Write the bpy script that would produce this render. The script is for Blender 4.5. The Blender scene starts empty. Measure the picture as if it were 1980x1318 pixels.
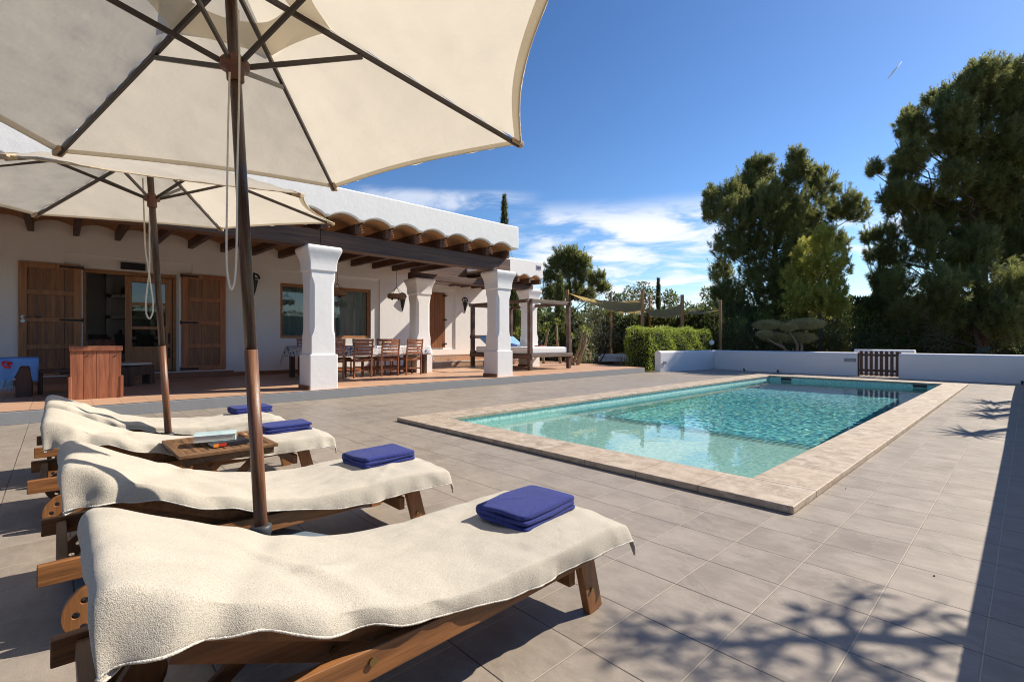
import bpy, math, random
import numpy as np
from mathutils import Vector, Matrix
R_ = math.radians
random.seed(7); RNG = np.random.default_rng(11)
SC = bpy.context.scene; COL = SC.collection
# ------------------------------------------------------------------ camera frame helpers
YAW = 0.817743; FPX = 937.4; HCAM = 1.11
FW = np.array([-math.sin(YAW), math.cos(YAW)]); RT = np.array([math.cos(YAW), math.sin(YAW)])
def at(px, t):                      # ground position of a bearing (photo column) at a distance
    v = FW*t + RT*((px-990)/FPX*t); return float(v[0]), float(v[1])
def hz(py, t): return HCAM + (659.1-py)/FPX*t
# ------------------------------------------------------------------ tagging
def tag(o, label=None, cat=None, group=None, kind=None):
    if label: o['label'] = label
    if cat: o['category'] = cat
    if group: o['group'] = group
    if kind: o['kind'] = kind
    return o
def empty(name, loc=(0,0,0), rz=0, parent=None):
    o = bpy.data.objects.new(name, None); COL.objects.link(o); o.location = loc; o.rotation_euler = (0,0,rz)
    o.empty_display_size = .1
    if parent: o.parent = parent
    return o
def copy_tree(o, parent=None):
    c = o.copy(); COL.objects.link(c)
    if parent: c.parent = parent
    for ch in [x for x in KIDS.get(o.name, [])]:
        copy_tree(ch, c)
    return c
KIDS = {}
def link(o, parent):
    COL.objects.link(o)
    if parent is not None:
        o.parent = parent; KIDS.setdefault(parent.name, []).append(o)
    return o
# ------------------------------------------------------------------ mesh builder
class MB:
    def __init__(s): s.v = []; s.f = []
    def add(s, vs, fs):
        n = len(s.v); s.v += [tuple(map(float, p)) for p in vs]; s.f += [tuple(i+n for i in f) for f in fs]; return s
    def box(s, a, b):
        x0,y0,z0 = a; x1,y1,z1 = b
        x0,x1 = min(x0,x1),max(x0,x1); y0,y1 = min(y0,y1),max(y0,y1); z0,z1 = min(z0,z1),max(z0,z1)
        return s.add([(x0,y0,z0),(x1,y0,z0),(x1,y1,z0),(x0,y1,z0),(x0,y0,z1),(x1,y0,z1),(x1,y1,z1),(x0,y1,z1)],
            [(0,3,2,1),(4,5,6,7),(0,1,5,4),(1,2,6,5),(2,3,7,6),(3,0,4,7)])
    def bar(s, p0, p1, w, h, up=(0,0,1)):        # rectangular bar from p0 to p1, w across, h along 'up'
        p0 = Vector(p0); p1 = Vector(p1); d = (p1-p0).normalized(); u = Vector(up)
        sd = d.cross(u)
        if sd.length < 1e-4: sd = d.cross(Vector((1,0,0)))
        sd.normalize(); u = sd.cross(d).normalized()
        vs = []
        for p in (p0,p1):
            for a,b in ((-1,-1),(1,-1),(1,1),(-1,1)): vs.append(p+sd*(a*w/2)+u*(b*h/2))
        return s.add(vs, [(0,1,2,3),(7,6,5,4),(0,4,5,1),(1,5,6,2),(2,6,7,3),(3,7,4,0)])
    def tube(s, pts, rs, n=10, cap=True):
        pts = [Vector(p) for p in pts]
        if not hasattr(rs, '__len__'): rs = [rs]*len(pts)
        rings = []; prev = None
        for i,p in enumerate(pts):
            d = (pts[min(i+1,len(pts)-1)]-pts[max(i-1,0)]).normalized()
            if prev is None:
                a = d.cross(Vector((0,0,1)))
                if a.length < .1: a = d.cross(Vector((1,0,0)))
            else: a = prev - d*prev.dot(d)
            a.normalize(); prev = a; b = d.cross(a)
            rings.append([p + a*(rs[i]*math.cos(2*math.pi*k/n)) + b*(rs[i]*math.sin(2*math.pi*k/n)) for k in range(n)])
        vs = [q for r in rings for q in r]; fs = []
        for i in range(len(pts)-1):
            for k in range(n): fs.append((i*n+k, i*n+(k+1)%n, (i+1)*n+(k+1)%n, (i+1)*n+k))
        if cap: fs.append(tuple(range(n-1,-1,-1))); fs.append(tuple((len(pts)-1)*n+k for k in range(n)))
        return s.add(vs, fs)
    def lathe(s, prof, o=(0,0,0), n=20, m=None):    # prof: (r,z) list about z
        vs = []; fs = []
        for r,z in prof:
            for k in range(n): vs.append(Vector((r*math.cos(2*math.pi*k/n), r*math.sin(2*math.pi*k/n), z)))
        for i in range(len(prof)-1):
            for k in range(n): fs.append((i*n+k, i*n+(k+1)%n, (i+1)*n+(k+1)%n, (i+1)*n+k))
        fs.append(tuple(range(n-1,-1,-1))); fs.append(tuple((len(prof)-1)*n+k for k in range(n)))
        if m is not None: vs = [m @ v for v in vs]
        return s.add([v+Vector(o) for v in vs], fs)
    def prism(s, poly, ax, a, b):                 # poly in the two other axes, extruded along ax from a to b
        def mk(p,t):
            if ax == 'x': return (t,p[0],p[1])
            if ax == 'y': return (p[0],t,p[1])
            return (p[0],p[1],t)
        n = len(poly); vs = [mk(p,a) for p in poly]+[mk(p,b) for p in poly]
        fs = [tuple(range(n-1,-1,-1)), tuple(range(n,2*n))]+[(i,(i+1)%n,n+(i+1)%n,n+i) for i in range(n)]
        return s.add(vs, fs)
    def grid(s, fn, nu, nv):
        vs = [fn(i/(nu-1), j/(nv-1)) for i in range(nu) for j in range(nv)]
        fs = [(i*nv+j, (i+1)*nv+j, (i+1)*nv+j+1, i*nv+j+1) for i in range(nu-1) for j in range(nv-1)]
        return s.add(vs, fs)
    def sheet(s, x0, y0, x1, y1, z): 
        return s.add([(x0,y0,z),(x1,y0,z),(x1,y1,z),(x0,y1,z)], [(0,1,2,3)])
    def build(s, name, mat, parent=None, bevel=0, smooth=False, seg=2, solid=0, sub=0):
        me = bpy.data.meshes.new(name); me.from_pydata(s.v, [], s.f); me.validate()
        import bmesh
        bm = bmesh.new(); bm.from_mesh(me); bmesh.ops.recalc_face_normals(bm, faces=bm.faces); bm.to_mesh(me); bm.free()
        me.materials.append(mat)
        o = bpy.data.objects.new(name, me); link(o, parent)
        if smooth or bevel:
            me.polygons.foreach_set('use_smooth', [True]*len(me.polygons))
        if solid:
            m = o.modifiers.new('thick','SOLIDIFY'); m.thickness = solid; m.offset = 0
        if bevel:
            m = o.modifiers.new('bev','BEVEL'); m.width = bevel; m.segments = seg; m.limit_method = 'ANGLE'; m.angle_limit = R_(35)
            w = o.modifiers.new('wn','WEIGHTED_NORMAL'); w.keep_sharp = True
        if sub:
            m = o.modifiers.new('sub','SUBSURF'); m.levels = sub; m.render_levels = sub
        return o
def npmesh(name, verts, nper, mat, parent=None):   # verts (N*nper,3): loose polygons with nper corners
    n = len(verts)//nper; me = bpy.data.meshes.new(name)
    me.vertices.add(n*nper); me.vertices.foreach_set('co', np.asarray(verts, dtype=np.float32).ravel())
    me.loops.add(n*nper); me.loops.foreach_set('vertex_index', np.arange(n*nper, dtype=np.int32))
    me.polygons.add(n); me.polygons.foreach_set('loop_start', np.arange(0,n*nper,nper,dtype=np.int32))
    me.update(calc_edges=True); me.materials.append(mat)
    o = bpy.data.objects.new(name, me); return link(o, parent)
# ------------------------------------------------------------------ node helpers
class NT:
    def __init__(s, nt): s.nt = nt
    def n(s, typ, ins=None, **kw):
        nd = s.nt.nodes.new(typ)
        for k,v in kw.items(): setattr(nd, k, v)
        for k,v in (ins or {}).items():
            sk = nd.inputs[k]
            if hasattr(v, 'is_output') or isinstance(v, bpy.types.NodeSocket): s.nt.links.new(v, sk)
            elif isinstance(v, (tuple,list)) and len(v) == 3 and sk.type == 'RGBA': sk.default_value = (*v,1)
            else: sk.default_value = v
        return nd
    def m(s, op, a, b=0.0, c=0.0, clamp=False):
        nd = s.n('ShaderNodeMath', {0:a,1:b,2:c}, operation=op); nd.use_clamp = clamp; return nd.outputs[0]
    def mix(s, f, a, b, bt='MIX'):
        nd = s.nt.nodes.new('ShaderNodeMix'); nd.data_type = 'RGBA'; nd.blend_type = bt
        for i,v in ((0,f),(6,a),(7,b)):
            sk = nd.inputs[i]
            if isinstance(v, bpy.types.NodeSocket): s.nt.links.new(v, sk)
            elif isinstance(v,(tuple,list)): sk.default_value = (*v[:3],1)
            else: sk.default_value = v
        return nd.outputs[2]
    def noise(s, vec, scale, detail=4, rough=.55, dist=0):
        return s.n('ShaderNodeTexNoise', {'Vector':vec,'Scale':scale,'Detail':detail,'Roughness':rough,'Distortion':dist}).outputs[0]
    def ramp(s, f, a, b):           # smooth 0..1 between a and b
        nd = s.n('ShaderNodeMapRange', {0:f,1:a,2:b,3:0.0,4:1.0}); nd.interpolation_type='SMOOTHSTEP'; return nd.outputs[0]
    def vmul(s, v, k): return s.n('ShaderNodeVectorMath', {0:v,1:k}, operation='MULTIPLY').outputs[0]
    def bump(s, h, st, dist=.01, nrm=None):
        ins = {'Height':h,'Strength':st,'Distance':dist}
        if nrm is not None: ins['Normal'] = nrm
        return s.n('ShaderNodeBump', ins).outputs[0]
def mat(name):
    m = bpy.data.materials.new(name); m.use_nodes = True; nt = m.node_tree; nt.nodes.clear()
    g = NT(nt); out = nt.nodes.new('ShaderNodeOutputMaterial'); return m, g, out
def princ(g, out, col, rough=.6, nrm=None, metal=0, **kw):
    ins = {'Base Color':col,'Roughness':rough,'Metallic':metal}
    if nrm is not None: ins['Normal'] = nrm
    ins.update(kw)
    p = g.n('ShaderNodeBsdfPrincipled', ins); g.nt.links.new(p.outputs[0], out.inputs[0]); return p
def pos(g): return g.n('ShaderNodeNewGeometry').outputs['Position']
def objc(g): return g.n('ShaderNodeTexCoord').outputs['Object']
def xyz(g, v):
    nd = g.n('ShaderNodeSeparateXYZ', {0:v}); return nd.outputs
def plain(name, col, rough=.6, metal=0, var=.12, scale=6, bump=0, bscale=60, **kw):
    m,g,out = mat(name); p = objc(g)
    n = g.noise(p, scale, 5)
    c2 = tuple(max(0,c*(1-var)) for c in col); c1 = tuple(min(1,c*(1+var)) for c in col)
    c = g.mix(n, c2, c1)
    nrm = g.bump(g.noise(p, bscale, 4), bump, .01) if bump else None
    princ(g, out, c, rough, nrm, metal, **kw); return m
def wood(name, c1, c2, axis='y', scale=7, rough=.5, stretch=.06, bump=.25, dark=.45, weather=None):
    m,g,out = mat(name); p = objc(g)
    st = {'x':(stretch,1,1),'y':(1,stretch,1),'z':(1,1,stretch)}[axis]
    v = g.vmul(p, st)
    info = g.n('ShaderNodeObjectInfo').outputs['Random']
    isl = g.n('ShaderNodeNewGeometry').outputs['Random Per Island']
    off = g.n('ShaderNodeVectorMath', {0:v,1:g.n('ShaderNodeCombineXYZ',{0:g.m('MULTIPLY',info,7.3),1:g.m('MULTIPLY',isl,5.1),2:g.m('MULTIPLY',isl,9.7)}).outputs[0]}, operation='ADD').outputs[0]
    n1 = g.noise(off, scale*4, 6, .65, .6); n2 = g.noise(off, scale*18, 3, .6)
    n3 = g.noise(p, 3, 3)
    f = g.ramp(g.m('ADD', g.m('MULTIPLY',n1,.75), g.m('MULTIPLY',n2,.25)), .3, .7)
    c = g.mix(f, c1, c2)
    c = g.mix(g.m('MULTIPLY', g.ramp(n2,.58,.75), dark), c, tuple(x*.35 for x in c1))
    c = g.mix(g.m('MULTIPLY', g.m('SUBTRACT', isl, .5), .0), c, c)
    hs = g.n('ShaderNodeHueSaturation', {'Color':c,'Value':g.m('ADD', .8, g.m('MULTIPLY', g.m('ADD',isl,n3), .22))}).outputs[0]
    if weather: hs = g.mix(g.m('MULTIPLY', g.ramp(n3,.45,.7), .6), hs, weather)
    princ(g, out, hs, g.m('ADD', rough-.1, g.m('MULTIPLY', n1, .25)), g.bump(g.m('ADD',n1,n2), bump, .004))
    return m
def gridlines(g, x, y, tx, ty, ox, oy):
    u = g.m('DIVIDE', g.m('SUBTRACT', x, ox), tx); v = g.m('DIVIDE', g.m('SUBTRACT', y, oy), ty)
    fu = g.m('FRACT', u); fv = g.m('FRACT', v); iu = g.m('FLOOR', u); iv = g.m('FLOOR', v)
    du = g.m('MULTIPLY', g.m('SUBTRACT', .5, g.m('ABSOLUTE', g.m('SUBTRACT', fu, .5))), tx)   # metres from the joint
    dv = g.m('MULTIPLY', g.m('SUBTRACT', .5, g.m('ABSOLUTE', g.m('SUBTRACT', fv, .5))), ty)
    cell = g.n('ShaderNodeCombineXYZ', {0:iu,1:iv,2:0.0}).outputs[0]
    rnd = g.n('ShaderNodeTexWhiteNoise', {'Vector':cell}).outputs[0]
    return du, dv, rnd, cell
# ------------------------------------------------------------------ materials
M = {}
def mk_deck():
    m,g,out = mat('porcelain_tile'); p = pos(g); s = xyz(g,p)
    wob = g.m('MULTIPLY', g.m('SUBTRACT', g.noise(p, .7, 2), .5), .006)
    du,dv,rnd,cell = gridlines(g, g.m('ADD',s[0],wob), g.m('ADD',s[1],wob), .3326,.3349,-1.1087,1.7283)
    sh = g.n('ShaderNodeVectorMath',{0:p,1:g.vmul(cell,(.37,.71,.5))},operation='ADD').outputs[0]
    streak = g.noise(g.vmul(sh,(.8,2.0,1)), 9, 8, .70, .5); cloud = g.noise(sh, 3.2, 6, .6); big = g.noise(p,.35,3)
    fine = g.noise(g.vmul(sh,(1,3.2,1)), 65, 4, .8)
    c = g.mix(g.ramp(g.m('ADD', g.m('MULTIPLY',streak,.5), g.m('MULTIPLY',cloud,.5)), .36,.64), (.225,.194,.162), (.345,.303,.257))
    c = g.mix(g.m('MULTIPLY', g.ramp(fine,.35,.7), .5), c, (.19,.155,.12))
    c = g.mix(g.m('MULTIPLY', rnd, .22), c, (.40,.35,.30))
    c = g.mix(g.ramp(big,.35,.75), c, g.mix(.22, c, (.45,.36,.26)))
    spots = g.ramp(g.noise(p, 2.3, 8, .7), .66, .76)
    c = g.mix(g.m('MULTIPLY',spots,.5), c, (.13,.11,.09))
    brk = g.noise(p, 1.1, 4, .6)
    wm = g.noise(p, 1.25, 7, .7, 1.2); ring = g.m('SUBTRACT',1,g.ramp(g.m('ABSOLUTE',g.m('SUBTRACT',wm,.56)),.0,.012))
    c = g.mix(g.m('MULTIPLY',ring,.22), c, (.46,.41,.35)); c = g.mix(g.m('MULTIPLY',g.ramp(wm,.52,.62),.22), c, (.16,.135,.11))
    jl = g.m('SUBTRACT',1,g.ramp(du,.0022,.0036)); jd = g.m('SUBTRACT',1,g.ramp(dv,.0020,.0034))
    c = g.mix(g.m('MULTIPLY',jl,g.ramp(brk,.22,.42)), c, (.44,.38,.295))
    c = g.mix(g.m('MULTIPLY',jd,g.m('ADD',.6,g.m('MULTIPLY',g.ramp(g.noise(p,1.7,4,.6),.4,.6),.4))), c, (.07,.055,.045))
    jj = g.m('MAXIMUM', jl, jd)
    nrm = g.bump(g.m('SUBTRACT', g.m('MULTIPLY',streak,.3), jj), 1.0, .003)
    princ(g, out, c, g.m('ADD',.38,g.m('MULTIPLY',cloud,.25)), nrm); return m
def mk_terrace():
    m,g,out = mat('terracotta_floor_tile'); p = pos(g); s = xyz(g,p)
    du,dv,rnd,cell = gridlines(g, s[0], s[1], .33,.33,-9.22,.05)
    n = g.noise(p, 4, 6, .6); n2 = g.noise(p, 30, 4)
    c = g.mix(n, (.46,.265,.160), (.64,.41,.27)); c = g.mix(g.m('MULTIPLY',rnd,.45), c, (.66,.44,.30))
    c = g.mix(g.m('MULTIPLY',n2,.3), c, (.36,.20,.12))
    j = g.m('SUBTRACT',1,g.ramp(g.m('MINIMUM',du,dv),.003,.006))
    c = g.mix(g.m('MULTIPLY',j,.8), c, (.30,.20,.14))
    princ(g, out, c, .48, g.bump(g.m('SUBTRACT',g.m('MULTIPLY',n2,.2),j),.4,.003)); return m
def mk_coping():
    m,g,out = mat('travertine'); p = pos(g); s = xyz(g,p)
    inner = g.ramp(g.m('ABSOLUTE', g.m('ADD', s[0], 3.475)), 1.95, 1.96)   # 1 on the two long sides
    ux = g.m('DIVIDE', g.m('SUBTRACT', s[0], -4.29), .525); uy = g.m('DIVIDE', g.m('SUBTRACT', s[1], 3.97), .62)
    fx = g.m('MULTIPLY', g.m('SUBTRACT',.5,g.m('ABSOLUTE',g.m('SUBTRACT',g.m('FRACT',ux),.5))),.525)
    fy = g.m('MULTIPLY', g.m('SUBTRACT',.5,g.m('ABSOLUTE',g.m('SUBTRACT',g.m('FRACT',uy),.5))),.62)
    isx = inner
    d = g.m('ADD', g.m('MULTIPLY', isx, fy), g.m('MULTIPLY', g.m('SUBTRACT',1,isx), fx))
    cell = g.n('ShaderNodeCombineXYZ',{0:g.m('MULTIPLY',g.m('FLOOR',ux),g.m('SUBTRACT',1,isx)),1:g.m('MULTIPLY',g.m('FLOOR',uy),isx),2:isx}).outputs[0]
    rnd = g.n('ShaderNodeTexWhiteNoise',{'Vector':cell}).outputs[0]
    n = g.ramp(g.noise(g.vmul(p,(1,1,3)), 7, 8, .68, .7),.3,.68); n2 = g.noise(p, 60, 4, .7)
    c = g.mix(n, (.25,.195,.145), (.57,.49,.395)); c = g.mix(g.m('MULTIPLY',rnd,.4), c, (.50,.38,.26))
    c = g.mix(g.m('MULTIPLY',n2,.35), c, (.40,.31,.22))
    pits = g.m('MULTIPLY', g.m('SUBTRACT',1,g.ramp(g.n('ShaderNodeTexVoronoi',{'Vector':g.vmul(p,(1,1.6,1)),'Scale':52.0,'Randomness':1.0}).outputs['Distance'],.12,.24)), g.ramp(g.noise(p,9,5,.7),.5,.62))
    c = g.mix(g.m('MULTIPLY',pits,.9), c, (.10,.065,.04))
    j = g.m('SUBTRACT',1,g.ramp(d,.002,.0042)); c = g.mix(g.m('MULTIPLY',j,.85), c, (.17,.115,.07))
    h = g.m('SUBTRACT', g.m('MULTIPLY',n2,.3), g.m('ADD',pits,j))
    princ(g, out, c, .62, g.bump(h,.7,.004)); return m
def mk_plaster(name, col=(.80,.79,.77), stain=.3):
    m,g,out = mat(name); p = pos(g)
    n = g.noise(p, 1.3, 5, .6); n2 = g.noise(p, 7, 5, .6); st = g.noise(g.vmul(p,(1,1,.25)), 1.8, 6, .65)
    c = g.mix(n, tuple(x*.93 for x in col), col)
    c = g.mix(g.m('MULTIPLY', g.ramp(st,.55,.8), stain), c, tuple(x*k for x,k in zip(col,(.78,.76,.72))))
    nrm = g.bump(g.m('ADD',g.m('MULTIPLY',n2,.7),g.m('MULTIPLY',g.noise(p,40,3),.12)), .35, .02)
    princ(g, out, c, .85, nrm); return m
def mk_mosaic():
    m,g,out = mat('pool_mosaic_deep_tint'); p = pos(g); s = xyz(g,p)
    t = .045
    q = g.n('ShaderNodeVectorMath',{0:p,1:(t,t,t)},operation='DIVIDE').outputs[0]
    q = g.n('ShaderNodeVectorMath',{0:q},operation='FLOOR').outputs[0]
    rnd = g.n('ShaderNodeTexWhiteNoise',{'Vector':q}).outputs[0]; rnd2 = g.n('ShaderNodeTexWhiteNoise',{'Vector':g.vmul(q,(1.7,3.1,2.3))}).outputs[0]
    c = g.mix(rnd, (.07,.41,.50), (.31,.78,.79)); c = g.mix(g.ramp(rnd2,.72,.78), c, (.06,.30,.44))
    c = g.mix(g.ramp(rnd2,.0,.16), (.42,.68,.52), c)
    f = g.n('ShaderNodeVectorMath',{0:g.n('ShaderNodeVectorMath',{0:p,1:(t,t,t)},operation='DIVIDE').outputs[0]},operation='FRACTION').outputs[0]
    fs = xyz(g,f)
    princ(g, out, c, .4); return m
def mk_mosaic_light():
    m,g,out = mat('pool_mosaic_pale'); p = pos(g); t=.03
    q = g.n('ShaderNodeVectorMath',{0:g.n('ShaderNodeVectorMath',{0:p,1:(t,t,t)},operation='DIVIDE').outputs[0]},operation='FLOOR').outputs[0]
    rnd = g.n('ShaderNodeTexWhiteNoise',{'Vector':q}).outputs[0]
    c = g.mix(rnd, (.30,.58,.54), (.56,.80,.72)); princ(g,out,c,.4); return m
def mk_water():
    m,g,out = mat('pool_water'); p = pos(g)
    nrm = g.bump(g.noise(g.vmul(p,(1,1.3,1)), 26, 2, .5, .2), .10, .006)
    pr = g.n('ShaderNodeBsdfGlass',{'Color':(.90,.99,.99),'Roughness':.0,'IOR':1.333})
    g.nt.links.new(pr.outputs[0], out.inputs[0]); return m
def mk_terry(name, c1, c2, bs=480, st=.5):
    m,g,out = mat(name); p = objc(g)
    n = g.noise(g.vmul(p,(1,1,1)), bs, 3, .7); n2 = g.noise(p, 9, 4); n3 = g.noise(p, bs*.5, 3, .6)
    f = g.m('ADD', g.m('MULTIPLY',n,.6), g.m('MULTIPLY',n3,.4))
    c = g.mix(g.ramp(f,.36,.54), tuple(x*.8 for x in c1), c2); c = g.mix(g.m('MULTIPLY',n2,.25), c, c1)
    nrm = g.bump(f, st, .007)
    nrm = g.bump(g.noise(p,14,3), .35, .01, nrm)
    princ(g, out, c, .95, nrm, **{'Sheen Weight':.08,'Sheen Roughness':.5}); return m
def mk_canvas():
    m,g,out = mat('cream_canvas'); p = objc(g)
    w = g.noise(p, 2.6, 4, .5, 0); n = g.noise(p,160,2)
    v = g.n('ShaderNodeTexVoronoi',{'Vector':p,'Scale':2.4}).outputs['Distance']
    c = g.mix(w, (.68,.63,.54), (.745,.70,.61)); c = g.mix(g.m('MULTIPLY',g.ramp(g.noise(p,130,2,.6),.3,.7),.16), c, (.56,.50,.40))
    nrm = g.bump(g.m('ADD', g.m('MULTIPLY',w,1.0), g.m('ADD',g.m('MULTIPLY',v,.12),g.m('MULTIPLY',n,.02))), .30, .05)
    d = g.n('ShaderNodeBsdfDiffuse',{'Color':c,'Normal':nrm}).outputs[0]
    t = g.n('ShaderNodeBsdfTranslucent',{'Color':(.745,.675,.545),'Normal':nrm}).outputs[0]
    mx = g.n('ShaderNodeMixShader',{0:.50,1:d,2:t}); g.nt.links.new(mx.outputs[0], out.inputs[0]); return m
def mk_leaf(name, dark, light, tr=.35, rough=.5, sc=.8):
    m,g,out = mat(name); p = pos(g)
    isl = g.n('ShaderNodeNewGeometry').outputs['Random Per Island']
    n = g.noise(p, sc, 4, .6)
    f = g.m('ADD', g.m('MULTIPLY',g.ramp(n,.3,.7),.5), g.m('MULTIPLY',isl,.5))
    c = g.mix(f, dark, light)
    pr = g.n('ShaderNodeBsdfPrincipled',{'Base Color':c,'Roughness':rough,'Specular IOR Level':.35}).outputs[0]
    t = g.n('ShaderNodeBsdfTranslucent',{'Color':g.mix(.5,c,tuple(min(1,x*1.9) for x in light))}).outputs[0]
    mx = g.n('ShaderNodeMixShader',{0:tr,1:pr,2:t}); g.nt.links.new(mx.outputs[0], out.inputs[0]); return m
def mk_ground():
    m,g,out = mat('dry_earth'); p = pos(g)
    n = g.noise(p,.5,7,.65); n2 = g.noise(p,12,6,.7)
    c = g.mix(n,(.19,.10,.055),(.30,.19,.11)); c = g.mix(g.ramp(g.noise(p,.16,5,.6),.5,.62), c, (.10,.10,.045))
    c = g.mix(g.m('MULTIPLY',n2,.5), c, (.13,.08,.05))
    princ(g,out,c,.95,g.bump(n2,.7,.03)); return m
def mk_glass(name='window_glass'):
    m,g,out = mat(name)
    gl = g.n('ShaderNodeBsdfGlossy',{'Color':(1,1,1),'Roughness':.01}).outputs[0]
    tr = g.n('ShaderNodeBsdfTransparent',{'Color':(.80,.86,.86)}).outputs[0]
    fr = g.n('ShaderNodeFresnel',{'IOR':1.6}).outputs[0]
    mx = g.n('ShaderNodeMixShader',{0:fr,1:tr,2:gl}); g.nt.links.new(mx.outputs[0], out.inputs[0]); return m
def mk_paint_stripe():
    m,g,out = mat('patterned_tablecloth'); p = objc(g); s = xyz(g,p)
    du,dv,rnd,cell = gridlines(g, s[1], g.m('ADD',s[2],g.m('MULTIPLY',s[0],1.0)), .13,.13,0,0)
    n = g.n('ShaderNodeTexVoronoi',{'Vector':p,'Scale':38.0}).outputs['Distance']
    c = g.mix(g.ramp(n,.25,.4), (.08,.11,.20), (.68,.66,.66))
    c = g.mix(g.ramp(rnd,.62,.63), c, g.mix(g.ramp(g.noise(p,22,2),.45,.5),(.05,.08,.20),(.60,.62,.66)))
    c = g.mix(g.ramp(g.m('MINIMUM',du,dv),.004,.007), (.75,.73,.70), c)
    princ(g,out,c,.85); return m
def mk_shawl():
    m,g,out = mat('blue_shawl'); p = objc(g)
    c = g.mix(g.noise(p,5,4),(.075,.23,.56),(.20,.42,.78)); princ(g,out,c,.8,g.bump(g.noise(p,90,3),.3,.004)); return m
def make_materials():
    M['deck']=mk_deck(); M['terr']=mk_terrace(); M['coping']=mk_coping(); M['plaster']=mk_plaster('white_plaster',(.86,.845,.82))
    M['plaster2']=mk_plaster('white_garden_plaster',(.82,.81,.80),.3)
    M['edge']=mk_plaster('grey_blue_painted_edge',(.265,.275,.285),.5)
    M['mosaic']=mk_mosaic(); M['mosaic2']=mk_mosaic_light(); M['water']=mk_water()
    M['terry']=mk_terry('cream_terry',(.40,.362,.295),(.555,.515,.435)); M['terryblue']=mk_terry('navy_terry',(.006,.012,.080),(.024,.040,.245),260)
    M['canvas']=mk_canvas(); M['ground']=mk_ground(); M['glass']=mk_glass()
    M['teak']=wood('teak',(.10,.040,.014),(.33,.14,.045),'y',6,.45)
    M['teakx']=wood('teak_cross',(.16,.065,.022),(.34,.15,.052),'x',6,.42)
    M['teakz']=wood('teak_leg',(.20,.08,.025),(.33,.145,.050),'z',6,.45)
    M['teakold']=wood('weathered_teak',(.11,.055,.026),(.27,.145,.065),'x',6,.5)
    M['pole']=wood('dark_varnished_pole',(.016,.009,.007),(.085,.040,.022),'z',20,.25,.03)
    M['pole2']=wood('red_varnished_pole',(.050,.020,.010),(.25,.105,.048),'z',20,.38,.03)
    M['rib']=plain('dark_stained_rib',(.030,.018,.013),.35,var=.4,scale=9)
    M['hub']=plain('brown_resin',(.13,.05,.03),.45)
    M['beam']=wood('dark_beam',(.045,.022,.014),(.155,.082,.052),'y',3,.6,.05,.5)
    M['beamx']=wood('dark_joist',(.050,.025,.016),(.15,.078,.050),'x',3,.6,.05,.5)
    M['beamz']=wood('dark_post',(.050,.026,.018),(.13,.072,.048),'z',4,.6,.05,.5,weather=(.20,.16,.13))
    M['beamw']=wood('weathered_rail',(.10,.075,.06),(.24,.19,.15),'y',4,.7,.05,.5)
    M['shut']=wood('shutter_oak',(.25,.108,.042),(.50,.245,.105),'z',5,.5,.05,.4)
    M['shutr']=wood('shutter_red_oak',(.28,.10,.038),(.54,.225,.088),'z',5,.5,.05,.4)
    M['frame']=wood('window_frame_oak',(.24,.10,.035),(.46,.22,.08),'y',5,.5,.05,.3)
    M['chair']=wood('chair_wood',(.14,.048,.020),(.46,.185,.084),'z',6,.35,.06,.2)
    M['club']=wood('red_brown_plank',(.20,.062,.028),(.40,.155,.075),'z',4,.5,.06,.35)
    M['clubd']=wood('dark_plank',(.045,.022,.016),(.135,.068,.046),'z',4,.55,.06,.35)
    M['post']=wood('golden_pine_post',(.26,.12,.045),(.52,.27,.11),'z',4,.6,.05,.4)
    M['vault']=plain('terracotta_vault',(.40,.20,.085),.8,var=.45,scale=5,bump=.4,bscale=25)
    M['iron']=plain('black_iron',(.012,.010,.010),.5); M['brass']=plain('aged_brass',(.30,.22,.10),.4,1)
    M['steel']=plain('brushed_steel',(.55,.55,.55),.3,1); M['black']=plain('black_plastic',(.015,.015,.017),.4)
    M['white']=plain('white_gloss_metal',(.78,.78,.78),.35); M['greyplastic']=plain('blue_grey_plastic',(.16,.21,.26),.45,bump=.1)
    M['mattress']=plain('white_cotton',(.78,.78,.77),.9,var=.06,scale=3,bump=.3,bscale=7)
    M['cushion']=plain('cream_cushion',(.62,.56,.48),.9,bump=.2,bscale=20); M['bluecush']=plain('pale_blue_cotton',(.22,.42,.62),.9,bump=.3,bscale=8)
    M['cord']=plain('white_cord',(.72,.68,.60),.8,bump=.5,bscale=300); M['curtain']=plain('sheer_curtain',(.62,.67,.64),.9,var=.1)
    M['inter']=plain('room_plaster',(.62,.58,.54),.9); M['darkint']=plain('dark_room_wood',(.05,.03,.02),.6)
    M['cloth']=mk_paint_stripe(); M['shawl']=mk_shawl(); M['fringe']=plain('pale_blue_fringe',(.22,.50,.74),.8)
    M['redth']=plain('red_embroidery',(.60,.03,.04),.7); M['lamp']=plain('opal_globe',(.80,.80,.78),.25)
    M['rubber']=plain('grey_collar',(.035,.038,.045),.5); M['page']=plain('book_pages',(.66,.62,.54),.9,var=.1,scale=80)
    M['cover1']=plain('pale_blue_cover',(.46,.60,.62),.35,var=.5,scale=14); M['cover2']=plain('dark_cover',(.02,.02,.028),.3)
    M['coverr']=plain('red_cover',(.50,.035,.02),.3); M['covero']=plain('orange_label',(.75,.28,.04),.3)
    M['sail']=mk_leaf('ochre_sailcloth',(.66,.47,.25),(.80,.60,.36),.6,.9,2)
    M['fruity']=plain('yellow_fruit',(.62,.48,.05),.5); M['fruito']=plain('orange_fruit',(.68,.24,.03),.5)
    M['bark']=plain('pine_bark',(.10,.070,.052),.95,var=.5,scale=4,bump=.8,bscale=12); M['barkp']=plain('pale_bark',(.27,.19,.12),.9,var=.35,scale=6,bump=.6,bscale=20)
    M['twig']=plain('dead_twig',(.22,.18,.15),.95)
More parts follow.
